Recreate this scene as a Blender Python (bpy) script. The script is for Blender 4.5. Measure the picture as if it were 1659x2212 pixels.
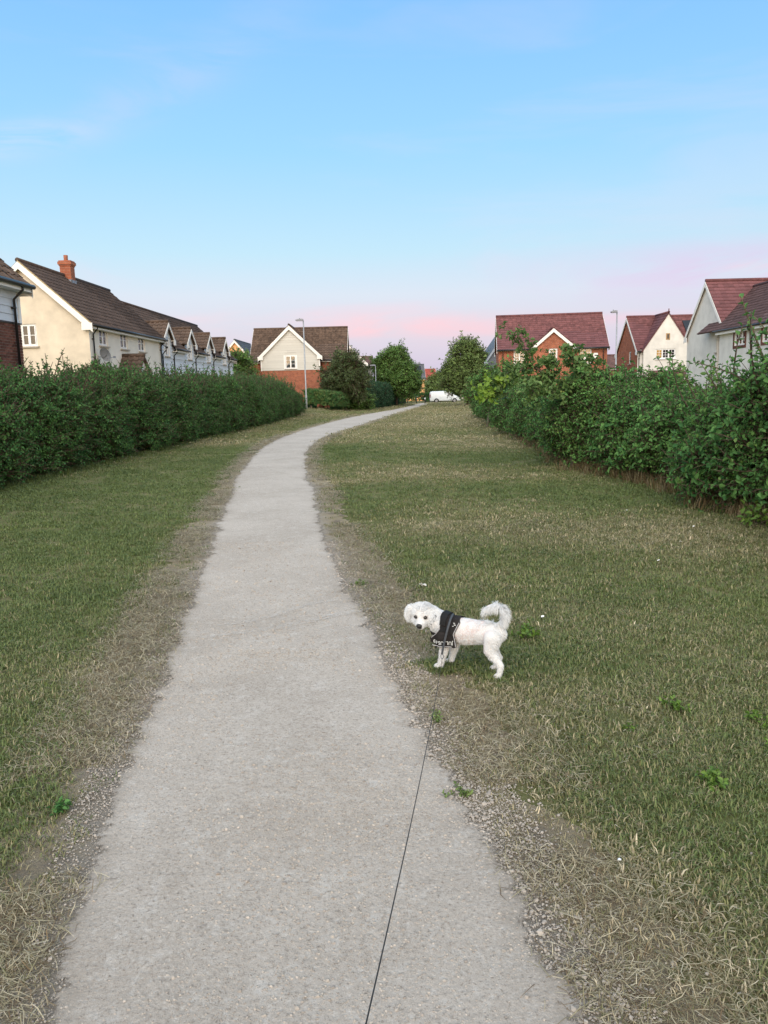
import bpy, bmesh, math, random
import numpy as np
from mathutils import Vector, Matrix, Euler
from mathutils.bvhtree import BVHTree
for _o in list(bpy.data.objects): bpy.data.objects.remove(_o)
R = math.radians
rng = np.random.default_rng(7); random.seed(7)
scene = bpy.context.scene
C = scene.collection

# ------------------------------------------------------------------ camera
CAM_H = 1.55
th, ro = math.atan(259/1662), R(1.35)
fw = Vector((0, math.cos(th), -math.sin(th))); up0 = Vector((0, math.sin(th), math.cos(th))); rt0 = Vector((1, 0, 0))
rt = rt0*math.cos(ro) - up0*math.sin(ro); up = up0*math.cos(ro) + rt0*math.sin(ro)
cd = bpy.data.cameras.new('camera'); cam = bpy.data.objects.new('camera', cd); C.objects.link(cam)
cam.matrix_world = Matrix(((rt.x, up.x, -fw.x, 0), (rt.y, up.y, -fw.y, 0), (rt.z, up.z, -fw.z, CAM_H), (0, 0, 0, 1)))
cd.sensor_fit = 'HORIZONTAL'; cd.sensor_width = 36; cd.lens = 36*1662/1659; cd.clip_start = .05; cd.clip_end = 4000
scene.camera = cam

# ------------------------------------------------------------------ dusk sky and low soft sun behind the camera
SUN_EL, SUN_AZ = R(34), R(-12)          # azimuth of the glow measured from -Y (behind the camera)
world = bpy.data.worlds.new('World'); scene.world = world; world.use_nodes = True
W = world.node_tree; W.nodes.clear()
def wn(t, **k):
    n = W.nodes.new(t)
    for a, b in k.items(): setattr(n, a, b)
    return n
tc = wn('ShaderNodeTexCoord'); sep = wn('ShaderNodeSeparateXYZ'); W.links.new(tc.outputs['Generated'], sep.inputs[0])
def ramp(tree, pts, interp='LINEAR'):
    n = tree.nodes.new('ShaderNodeValToRGB'); e = n.color_ramp; e.interpolation = interp
    while len(e.elements) < len(pts): e.elements.new(.5)
    for el, (p, c) in zip(e.elements, pts): el.position = p; el.color = (*c, 1)
    return n
def s2l(*c): return tuple((x/255/12.92 if x/255 <= .04045 else ((x/255+.055)/1.055)**2.4) for x in c)
front = ramp(W, [(0, s2l(188, 194, 226)), (.035, s2l(202, 198, 230)), (.075, s2l(208, 206, 232)), (.12, s2l(208, 218, 240)), (.17, s2l(184, 221, 245)),
                 (.28, s2l(150, 209, 252)), (.42, s2l(127, 192, 251)), (.7, (.52, .78, 1.1)), (1, (.95, 1.05, 1.15))])
back = ramp(W, [(0, (1.8, 1.3, .85)), (.06, (2.2, 1.7, 1.22)), (.2, (2.15, 1.85, 1.5)), (.45, (1.95, 1.85, 1.68)), (.7, (1.5, 1.52, 1.5)), (1, (.95, 1.05, 1.15))])
W.links.new(sep.outputs[2], front.inputs[0]); W.links.new(sep.outputs[2], back.inputs[0])
mr = wn('ShaderNodeMapRange', interpolation_type='SMOOTHSTEP'); mr.inputs[1].default_value = .25; mr.inputs[2].default_value = -.8
W.links.new(sep.outputs[1], mr.inputs[0])
mixsky = wn('ShaderNodeMix', data_type='RGBA'); W.links.new(mr.outputs[0], mixsky.inputs[0])
W.links.new(front.outputs[0], mixsky.inputs[6]); W.links.new(back.outputs[0], mixsky.inputs[7])
# thin high cloud streaks, pink low down and pale higher up
mp = wn('ShaderNodeMapping'); mp.inputs['Scale'].default_value = (1.3, 1.3, 7.5); mp.inputs['Rotation'].default_value = (0, R(9), 0)
W.links.new(tc.outputs['Generated'], mp.inputs[0])
cn = wn('ShaderNodeTexNoise'); cn.inputs['Scale'].default_value = 2.1; cn.inputs['Detail'].default_value = 5; cn.inputs['Roughness'].default_value = .52; cn.inputs['Distortion'].default_value = .5
W.links.new(mp.outputs[0], cn.inputs['Vector'])
cm = wn('ShaderNodeMapRange', interpolation_type='SMOOTHSTEP'); cm.inputs[1].default_value = .48; cm.inputs[2].default_value = .72; W.links.new(cn.outputs[0], cm.inputs[0])
cf = ramp(W, [(0, (.2,)*3), (.05, (.32,)*3), (.11, (.45,)*3), (.2, (.28,)*3), (.33, (.40,)*3), (.6, (.2,)*3), (1, (.1,)*3)]); W.links.new(sep.outputs[2], cf.inputs[0])
mul = wn('ShaderNodeMath', operation='MULTIPLY'); W.links.new(cm.outputs[0], mul.inputs[0]); W.links.new(cf.outputs[0], mul.inputs[1])
cc = ramp(W, [(0, s2l(226, 196, 222)), (.06, s2l(250, 196, 214)), (.12, s2l(234, 205, 228)), (.22, s2l(205, 218, 246)), (.4, s2l(186, 205, 250)), (1, s2l(170, 195, 245))]); W.links.new(sep.outputs[2], cc.inputs[0])
mixc = wn('ShaderNodeMix', data_type='RGBA'); W.links.new(mul.outputs[0], mixc.inputs[0]); W.links.new(mixsky.outputs[2], mixc.inputs[6]); W.links.new(cc.outputs[0], mixc.inputs[7])
# individual clouds: (azimuth x/y, height, widths, slope, strength, colour)
def wmath(op, a, b=None):
    n = W.nodes.new('ShaderNodeMath'); n.operation = op
    for i, q in enumerate((a, b)):
        if q is None: continue
        if isinstance(q, (int, float)): n.inputs[i].default_value = q
        else: W.links.new(q, n.inputs[i])
    return n.outputs[0]
az_ = wmath('DIVIDE', sep.outputs[0], wmath('MAXIMUM', sep.outputs[1], .05)); el_ = sep.outputs[2]; cur = mixc.outputs[2]
wis = wn('ShaderNodeTexNoise'); wis.inputs['Scale'].default_value = 5; wis.inputs['Detail'].default_value = 6; wis.inputs['Roughness'].default_value = .6; wis.inputs['Distortion'].default_value = .8
mp2 = wn('ShaderNodeMapping'); mp2.inputs['Scale'].default_value = (1., 1., 4.); mp2.inputs['Rotation'].default_value = (0, R(-14), 0); W.links.new(tc.outputs['Generated'], mp2.inputs[0]); W.links.new(mp2.outputs[0], wis.inputs['Vector'])
wm_ = wn('ShaderNodeMapRange'); wm_.interpolation_type = 'SMOOTHSTEP'; wm_.inputs[1].default_value = .34; wm_.inputs[2].default_value = .62; W.links.new(wis.outputs[0], wm_.inputs[0])
for a0, e0, sa, se, k, st, colr in ((-.25, .342, .15, .026, .42, .5, s2l(186, 208, 252)), (-.44, .278, .08, .014, .15, .95, s2l(206, 220, 248)), (.44, .128, .22, .030, -.02, .95, s2l(216, 198, 234)), (.04, .080, .15, .016, -.03, .8, s2l(252, 192, 212)), (-.12, .085, .22, .012, .0, .22, s2l(246, 206, 222)), (.47, .13, .03, .005, 0, .9, s2l(246, 200, 222)), (.30, .082, .10, .006, 0, .5, s2l(238, 196, 222))):
    da = wmath('SUBTRACT', az_, a0); de = wmath('SUBTRACT', wmath('SUBTRACT', el_, e0), wmath('MULTIPLY', da, k)); ex = wmath('ADD', wmath('POWER', wmath('MULTIPLY', da, 1/sa), 2.), wmath('POWER', wmath('MULTIPLY', de, 1/se), 2.))
    f_ = wmath('MULTIPLY', wmath('MULTIPLY', wmath('POWER', 2.718, wmath('MULTIPLY', ex, -1.)), wm_.outputs[0]), wmath('MULTIPLY', wmath('GREATER_THAN', sep.outputs[1], .05), st))
    q = wn('ShaderNodeMix', data_type='RGBA'); W.links.new(f_, q.inputs[0]); W.links.new(cur, q.inputs[6]); q.inputs[7].default_value = (*colr, 1); cur = q.outputs[2]
nish = wn('ShaderNodeTexSky', sky_type='NISHITA', sun_disc=False, sun_elevation=R(3), sun_rotation=R(180)+SUN_AZ)
b1 = wn('ShaderNodeBackground'); b1.inputs[1].default_value = .88; W.links.new(cur, b1.inputs[0])
b2 = wn('ShaderNodeBackground'); b2.inputs[1].default_value = .05; W.links.new(nish.outputs[0], b2.inputs[0])
ad = wn('ShaderNodeAddShader'); W.links.new(b1.outputs[0], ad.inputs[0]); W.links.new(b2.outputs[0], ad.inputs[1])
wo = wn('ShaderNodeOutputWorld'); W.links.new(ad.outputs[0], wo.inputs[0])

sl = bpy.data.lights.new('sun', 'SUN'); sl.energy = 2.2; sl.angle = R(60); sl.color = (1, .93, .85)
so = bpy.data.objects.new('sun', sl); C.objects.link(so)
sdir = Vector((math.sin(SUN_AZ)*math.cos(SUN_EL), -math.cos(SUN_AZ)*math.cos(SUN_EL), math.sin(SUN_EL)))   # towards the sun
so.rotation_euler = (-sdir).to_track_quat('-Z', 'Y').to_euler(); so.location = (0, -30, 30)
vs = scene.view_settings; vs.view_transform = 'Standard'; vs.look = 'None'; vs.exposure = 0.12; vs.gamma = 1; vs.use_curve_mapping = False
scene.render.engine = 'CYCLES'

# ------------------------------------------------------------------ materials
M = {}
def mat_base(name, rough=.7, spec=.3):
    m = bpy.data.materials.new(name); m.use_nodes = True; t = m.node_tree; b = t.nodes['Principled BSDF']
    b.inputs['Roughness'].default_value = rough; b.inputs['Specular IOR Level'].default_value = spec
    M[name] = m; return m, t, b
def rnd_value(t):
    oi = t.nodes.new('ShaderNodeObjectInfo'); ge = t.nodes.new('ShaderNodeNewGeometry'); a = t.nodes.new('ShaderNodeMath'); a.operation = 'ADD'
    t.links.new(oi.outputs['Random'], a.inputs[0]); t.links.new(ge.outputs['Random Per Island'], a.inputs[1])
    f = t.nodes.new('ShaderNodeMath'); f.operation = 'FRACT'; t.links.new(a.outputs[0], f.inputs[0]); return f.outputs[0]
def pm(name, col, rough=.7, var=.12, scale=3., bump=0., bscale=40., col2=None, rand=0., spec=.3, metal=0., stretch=None, coord='Object', detail=5):
    """plain procedural material: noise mottling between two tones, optional per-piece variation and bump"""
    m, t, b = mat_base(name, rough, spec); b.inputs['Metallic'].default_value = metal
    c2 = col2 or tuple(max(0, x*(1-2*var)) for x in col); c1 = col if col2 else tuple(min(1, x*(1+var)) for x in col)
    co = t.nodes.new('ShaderNodeTexCoord'); v = co.outputs[coord]
    if stretch:
        mp = t.nodes.new('ShaderNodeMapping'); mp.inputs['Scale'].default_value = stretch; t.links.new(v, mp.inputs[0]); v = mp.outputs[0]
    n = t.nodes.new('ShaderNodeTexNoise'); n.inputs['Scale'].default_value = scale; n.inputs['Detail'].default_value = detail; n.inputs['Roughness'].default_value = .6
    t.links.new(v, n.inputs['Vector'])
    cr = ramp(t, [(.3, c2), (.7, c1)]); t.links.new(n.outputs[0], cr.inputs[0]); out = cr.outputs[0]
    if rand:
        r = rnd_value(t); mrg = t.nodes.new('ShaderNodeMapRange'); mrg.inputs[3].default_value = 1-rand; mrg.inputs[4].default_value = 1+rand; t.links.new(r, mrg.inputs[0])
        hs = t.nodes.new('ShaderNodeHueSaturation'); t.links.new(out, hs.inputs['Color']); t.links.new(mrg.outputs[0], hs.inputs['Value']); out = hs.outputs[0]
    t.links.new(out, b.inputs['Base Color'])
    if bump:
        n2 = t.nodes.new('ShaderNodeTexNoise'); n2.inputs['Scale'].default_value = bscale; n2.inputs['Detail'].default_value = 4; t.links.new(v, n2.inputs['Vector'])
        bp = t.nodes.new('ShaderNodeBump'); bp.inputs['Strength'].default_value = bump; bp.inputs['Distance'].default_value = .02
        t.links.new(n2.outputs[0], bp.inputs['Height']); t.links.new(bp.outputs[0], b.inputs['Normal'])
    return m
def leafmat(name, c_dark, c_light, rough=.5, trans=.3, patch=.35, c_alt=None, alt=.0, spec=.35):
    """leaf: per-leaf and per-spray tone, large soft patches of tone through the plant, light passing through"""
    m, t, b = mat_base(name, rough, spec)
    r = rnd_value(t); oi = t.nodes.new('ShaderNodeObjectInfo')
    n = t.nodes.new('ShaderNodeTexNoise'); n.inputs['Scale'].default_value = .9; n.inputs['Detail'].default_value = 2; t.links.new(oi.outputs['Location'], n.inputs['Vector'])
    a = t.nodes.new('ShaderNodeMix'); a.inputs[0].default_value = patch; t.links.new(r, a.inputs[2]); t.links.new(n.outputs[0], a.inputs[3])
    pts = [(.15, c_dark), (.85, c_light)]
    if c_alt: pts += [(1-alt*.5, c_alt)]
    cr = ramp(t, pts); t.links.new(a.outputs[0], cr.inputs[0]); t.links.new(cr.outputs[0], b.inputs['Base Color'])
    tr = t.nodes.new('ShaderNodeBsdfTranslucent'); t.links.new(cr.outputs[0], tr.inputs[0])
    mx = t.nodes.new('ShaderNodeMixShader'); mx.inputs[0].default_value = trans
    t.links.new(b.outputs[0], mx.inputs[1]); t.links.new(tr.outputs[0], mx.inputs[2]); t.links.new(mx.outputs[0], t.nodes['Material Output'].inputs[0])
    return m
def brickmat(name, c1, c2, mortar, bw=.225, bh=.075):
    m, t, b = mat_base(name, .85, .2)
    co = t.nodes.new('ShaderNodeTexCoord'); sp = t.nodes.new('ShaderNodeSeparateXYZ'); cb = t.nodes.new('ShaderNodeCombineXYZ')
    t.links.new(co.outputs['Object'], sp.inputs[0]); t.links.new(sp.outputs[0], cb.inputs[0]); t.links.new(sp.outputs[2], cb.inputs[1])
    br = t.nodes.new('ShaderNodeTexBrick'); br.inputs['Scale'].default_value = 1; br.inputs['Brick Width'].default_value = bw; br.inputs['Row Height'].default_value = bh
    br.inputs['Mortar Size'].default_value = .006; br.inputs['Bias'].default_value = -.1
    br.inputs['Color1'].default_value = (*c1, 1); br.inputs['Color2'].default_value = (*c2, 1); br.inputs['Mortar'].default_value = (*mortar, 1)
    t.links.new(cb.outputs[0], br.inputs['Vector'])
    n = t.nodes.new('ShaderNodeTexNoise'); n.inputs['Scale'].default_value = 3; n.inputs['Detail'].default_value = 6; t.links.new(co.outputs['Object'], n.inputs['Vector'])
    mrg = t.nodes.new('ShaderNodeMapRange'); mrg.inputs[1].default_value = .3; mrg.inputs[2].default_value = .7; mrg.inputs[3].default_value = .75; mrg.inputs[4].default_value = 1.2; t.links.new(n.outputs[0], mrg.inputs[0])
    hs = t.nodes.new('ShaderNodeHueSaturation'); t.links.new(br.outputs[0], hs.inputs['Color']); t.links.new(mrg.outputs[0], hs.inputs['Value']); t.links.new(hs.outputs[0], b.inputs['Base Color'])
    bp = t.nodes.new('ShaderNodeBump'); bp.inputs['Strength'].default_value = .5; bp.inputs['Distance'].default_value = .01; bp.invert = True
    t.links.new(br.outputs['Fac'], bp.inputs['Height']); t.links.new(bp.outputs[0], b.inputs['Normal'])
    return m
pm('white_paint', (.80, .79, .76), .45, .04, 2.)
pm('white_upvc', (.82, .83, .83), .3, .03, 2., spec=.5)
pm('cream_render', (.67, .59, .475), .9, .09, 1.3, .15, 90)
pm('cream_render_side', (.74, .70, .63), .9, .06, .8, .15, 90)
pm('white_render', (.70, .68, .64), .9, .08, 1.3, .12, 90)
pm('peach_render', (.78, .42, .20), .9, .08, .8)
pm('grey_render', (.55, .52, .47), .9, .08, .8)
pm('pale_board', (.62, .67, .74), .6, .06, 6, rand=.05, stretch=(1, 1, 6))
pm('cream_board', (.57, .555, .51), .6, .05, 6, rand=.05, stretch=(1, 1, 6))
pm('brown_tile', (.075, .052, .042), .85, .25, 5, .3, 60, rand=.17)
pm('brown_tile_lichen', (.115, .078, .058), .85, .25, 4, .3, 60, rand=.2)
pm('red_tile', (.165, .068, .070), .8, .2, 4, .3, 60, rand=.17)
pm('plum_tile', (.13, .075, .07), .8, .2, 4, .3, 60, rand=.18)
pm('slate', (.10, .115, .14), .6, .2, 4, .2, 60, rand=.15)
pm('bright_red_tile', (.30, .075, .06), .8, .15, 4, rand=.12)
brickmat('red_brick', (.36, .11, .055), (.26, .075, .045), (.38, .27, .2))
brickmat('brown_brick', (.20, .085, .06), (.13, .055, .042), (.25, .2, .17))
pm('brick', (.155, .065, .048), .9, .25, 12, .5, 60, rand=.35)
pm('mortar', (.30, .25, .21), .95, .15, 12, .3, 60)
pm('black_plastic', (.012, .012, .014), .35, .1, 3, spec=.5)
pm('lead_flashing', (.26, .30, .36), .6, .15, 5)
pm('terracotta', (.32, .12, .07), .8, .2, 8)
pm('stone_sill', (.42, .37, .31), .85, .12, 8)
pm('interior', (.10, .09, .085), .9, .3, 1.5)
pm('curtain', (.62, .62, .60), .9, .12, 14, stretch=(1, 1, .05))
pm('solar_panel', (.006, .007, .012), .15, .2, 3, spec=.6)
pm('oak', (.42, .26, .12), .7, .2, 8, stretch=(1, 1, .2))
pm('galvanised', (.34, .36, .38), .5, .12, 6, metal=.35)
pm('lamp_grey', (.24, .26, .30), .5, .1, 6, metal=.2)
m, t, b = mat_base('window_glass', .03, .5)
b.inputs['Base Color'].default_value = (.02, .022, .025, 1)
gl = t.nodes.new('ShaderNodeBsdfGlossy'); gl.inputs['Roughness'].default_value = .02; tb = t.nodes.new('ShaderNodeBsdfTransparent'); tb.inputs[0].default_value = (.82, .85, .86, 1)
fr = t.nodes.new('ShaderNodeFresnel'); fr.inputs[0].default_value = 2.3; wv = t.nodes.new('ShaderNodeTexNoise'); wv.inputs['Scale'].default_value = 1.4
co = t.nodes.new('ShaderNodeTexCoord'); t.links.new(co.outputs['Object'], wv.inputs['Vector'])
bp = t.nodes.new('ShaderNodeBump'); bp.inputs['Strength'].default_value = .05; t.links.new(wv.outputs[0], bp.inputs['Height']); t.links.new(bp.outputs[0], gl.inputs['Normal'])
ms = t.nodes.new('ShaderNodeMixShader'); t.links.new(fr.outputs[0], ms.inputs[0]); t.links.new(tb.outputs[0], ms.inputs[1]); t.links.new(gl.outputs[0], ms.inputs[2]); t.links.new(ms.outputs[0], t.nodes['Material Output'].inputs[0])
m, t, b = mat_base('lit_blind', .8)
b.inputs['Base Color'].default_value = (.8, .5, .15, 1); b.inputs['Emission Color'].default_value = (1, .52, .10, 1); b.inputs['Emission Strength'].default_value = .85
pm('bark', (.12, .09, .065), .9, .3, 14, .6, 40, stretch=(1, 1, .3))
pm('bark_grey', (.22, .19, .16), .9, .3, 14, .6, 40, stretch=(1, 1, .3))
leafmat('leaf_hawthorn', (.030, .105, .038), (.125, .275, .078), c_alt=(.20, .36, .08), alt=.35, patch=.5, rough=.65, spec=.2)
leafmat('leaf_hedge', (.036, .125, .040), (.165, .335, .090), c_alt=(.25, .42, .10), alt=.4, patch=.5, rough=.65, spec=.2)
leafmat('leaf_dark', (.020, .062, .034), (.058, .145, .066), rough=.65, spec=.2)
leafmat('leaf_olive', (.080, .140, .042), (.225, .315, .090))
leafmat('leaf_bronze', (.042, .075, .026), (.115, .165, .056))
leafmat('leaf_tree', (.055, .140, .032), (.185, .320, .072))
leafmat('leaf_apple', (.070, .150, .045), (.190, .300, .095), trans=.4, c_alt=(.24, .33, .06), alt=.25)
leafmat('leaf_lime', (.15, .27, .03), (.28, .42, .07), trans=.4)
leafmat('leaf_weed', (.07, .15, .025), (.17, .28, .05), trans=.3)
leafmat('leaf_purple', (.020, .016, .018), (.045, .034, .034))

# ------------------------------------------------------------------ object helpers
def put(o, parent=None):
    C.objects.link(o)
    if parent: o.parent = parent
    return o
def tag(o, label=None, cat=None, group=None, kind=None):
    if label: o['label'] = label
    if cat: o['category'] = cat
    if group: o['group'] = group
    if kind: o['kind'] = kind
    return o
def thing(name, label, cat, loc=(0, 0, 0), rz=0., group=None):
    o = bpy.data.objects.new(name, None); o.empty_display_size = .2; o.location = loc; o.rotation_euler = (0, 0, rz); put(o); return tag(o, label, cat, group)
class MB:
    def __init__(s): s.v = []; s.f = []
    def add(s, v, f):
        k = len(s.v); s.v += [tuple(map(float, p)) for p in v]; s.f += [tuple(i+k for i in q) for q in f]; return s
    def box(s, x0, x1, y0, y1, z0, z1):
        return s.add([(x0, y0, z0), (x1, y0, z0), (x1, y1, z0), (x0, y1, z0), (x0, y0, z1), (x1, y0, z1), (x1, y1, z1), (x0, y1, z1)],
                     [(0, 3, 2, 1), (4, 5, 6, 7), (0, 1, 5, 4), (1, 2, 6, 5), (2, 3, 7, 6), (3, 0, 4, 7)])
    def beam(s, p, q, a, b):           # prism from p to q, cross-section spanned by vectors a and b
        p, q, a, b = (np.array(x, float) for x in (p, q, a, b)); v = [p, p+a, p+a+b, p+b, q, q+a, q+a+b, q+b]
        return s.add(v, [(0, 3, 2, 1), (4, 5, 6, 7), (0, 1, 5, 4), (1, 2, 6, 5), (2, 3, 7, 6), (3, 0, 4, 7)])
    def prism(s, poly, y0, y1):        # polygon in x,z extruded along y
        n = len(poly); v = [(x, y0, z) for x, z in poly]+[(x, y1, z) for x, z in poly]
        return s.add(v, [tuple(range(n)), tuple(range(2*n-1, n-1, -1))]+[(i, i+n, (i+1) % n+n, (i+1) % n) for i in range(n)])
    def tube(s, pts, r, n=8, cap=True):
        pts = [np.array(p, float) for p in pts]; m = len(pts); rr = r if hasattr(r, '__len__') else [r]*m; k = len(s.v); u = None
        for i, p in enumerate(pts):
            d = pts[min(i+1, m-1)]-pts[max(i-1, 0)]; d = d/(np.linalg.norm(d)+1e-9)
            if u is None: u = np.cross(d, (0, 0, 1) if abs(d[2]) < .9 else (1, 0, 0))
            u = u-d*(u@d); u = u/(np.linalg.norm(u)+1e-9); w = np.cross(d, u)
            for j in range(n):
                a = 2*math.pi*j/n; s.v.append(tuple(p+rr[i]*(u*math.cos(a)+w*math.sin(a))))
        for i in range(m-1):
            for j in range(n): s.f.append((k+i*n+j, k+i*n+(j+1) % n, k+(i+1)*n+(j+1) % n, k+(i+1)*n+j))
        if cap: s.f.append(tuple(k+j for j in range(n-1, -1, -1))); s.f.append(tuple(k+(m-1)*n+j for j in range(n)))
        return s
    def mesh(s, name, smooth=False):
        me = bpy.data.meshes.new(name); me.from_pydata(s.v, [], s.f); me.update()
        if smooth: me.polygons.foreach_set('use_smooth', [True]*len(me.polygons))
        return me
    def build(s, name, mat, parent=None, smooth=False, loc=(0, 0, 0), rz=0.):
        me = s.mesh(name, smooth); me.materials.append(M[mat]); o = bpy.data.objects.new(name, me); o.location = loc; o.rotation_euler = (0, 0, rz); return put(o, parent)
def ob(name, me, parent=None, mat=None):
    if mat: me.materials.append(M[mat])
    return put(bpy.data.objects.new(name, me), parent)
def np_mesh(name, v, f, mat=None, smooth=False):
    """fast mesh from arrays; f is an (n,k) array of faces with k corners"""
    v = np.asarray(v, np.float32); f = np.asarray(f, np.int32); me = bpy.data.meshes.new(name); n, k = f.shape
    me.vertices.add(len(v)); me.vertices.foreach_set('co', v.ravel()); me.loops.add(n*k); me.loops.foreach_set('vertex_index', f.ravel())
    me.polygons.add(n); me.polygons.foreach_set('loop_start', np.arange(0, n*k, k)); me.polygons.foreach_set('loop_total', np.full(n, k))
    if smooth: me.polygons.foreach_set('use_smooth', np.ones(n, bool))
    me.update(calc_edges=True)
    if mat: me.materials.append(M[mat])
    return me
def sstep(a, b, x): t = np.clip((np.asarray(x, float)-a)/(b-a), 0, 1); return t*t*(3-2*t)
def gz(y, x=0.):
    y = np.asarray(y, float); return -0.006*np.clip(y-50, 0, 90)+.42*sstep(-2, -6.5, x)*sstep(50, 64, y)
_ph = rng.uniform(0, 6.28, (3, 40)); _fr = rng.normal(0, 1, (40, 3))
def noise3(p, s=1.):
    """cheap smooth pseudo-noise, about -1..1"""
    p = np.asarray(p, float)*s; q = p@_fr.T; return (np.sin(q+_ph[0])).reshape(*q.shape[:-1], 8, 5).mean(-1).sum(-1)*.5
def eul_from_dir(d, roll):
    """euler XYZ turning +Z to d, with roll"""
    d = d/(np.linalg.norm(d, axis=1, keepdims=True)+1e-9)
    a = np.where(np.abs(d[:, 2:3]) < .95, np.array([[0, 0, 1.]]), np.array([[1., 0, 0]])); x = np.cross(a, d); x /= np.linalg.norm(x, axis=1, keepdims=True)+1e-9; y = np.cross(d, x)
    c, s = np.cos(roll)[:, None], np.sin(roll)[:, None]; x2 = x*c+y*s; y2 = y*c-x*s
    return np.stack([np.arctan2(y2[:, 2], d[:, 2]), -np.arcsin(np.clip(x2[:, 2], -1, 1)), np.arctan2(x2[:, 1], x2[:, 0])], 1)
def scatter(name, pts, rot, scl, idx, sources, parent=None):
    """one object whose points carry sprays of real geometry (leaves, blades, stones)"""
    me = bpy.data.meshes.new(name); n = len(pts); me.vertices.add(n); me.vertices.foreach_set('co', np.asarray(pts, np.float32).ravel())
    me.attributes.new('rot', 'FLOAT_VECTOR', 'POINT').data.foreach_set('vector', np.asarray(rot, np.float32).ravel())
    me.attributes.new('scl', 'FLOAT', 'POINT').data.foreach_set('value', np.asarray(scl, np.float32).ravel())
    me.attributes.new('idx', 'INT', 'POINT').data.foreach_set('value', np.asarray(idx, np.int32).ravel())
    o = put(bpy.data.objects.new(name, me), parent); o['kind'] = 'stuff'
    g = bpy.data.node_groups.new(name, 'GeometryNodeTree'); g.is_modifier = True
    g.interface.new_socket('Geometry', in_out='INPUT', socket_type='NodeSocketGeometry'); g.interface.new_socket('Geometry', in_out='OUTPUT', socket_type='NodeSocketGeometry')
    N = g.nodes; gi = N.new('NodeGroupInput'); go = N.new('NodeGroupOutput'); jn = N.new('GeometryNodeJoinGeometry')
    def attr(nm, ty):
        a = N.new('GeometryNodeInputNamedAttribute'); a.data_type = ty; a.inputs[0].default_value = nm; return a.outputs[0]
    ar, as_, ai = attr('rot', 'FLOAT_VECTOR'), attr('scl', 'FLOAT'), attr('idx', 'INT')
    for k, s in enumerate(sources):
        oi = N.new('GeometryNodeObjectInfo'); oi.transform_space = 'ORIGINAL'; oi.inputs['Object'].default_value = s
        ip = N.new('GeometryNodeInstanceOnPoints'); cp = N.new('FunctionNodeCompare'); cp.data_type = 'INT'; cp.operation = 'EQUAL'
        ci = [x for x in cp.inputs if x.type == 'INT']; g.links.new(ai, ci[0]); ci[1].default_value = k
        g.links.new(gi.outputs[0], ip.inputs['Points']); g.links.new(cp.outputs[0], ip.inputs['Selection']); g.links.new(oi.outputs['Geometry'], ip.inputs['Instance'])
        g.links.new(ar, ip.inputs['Rotation']); g.links.new(as_, ip.inputs['Scale']); g.links.new(ip.outputs[0], jn.inputs[0])
    g.links.new(jn.outputs[0], go.inputs[0]); md = o.modifiers.new('scatter', 'NODES'); md.node_group = g
    return o

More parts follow.
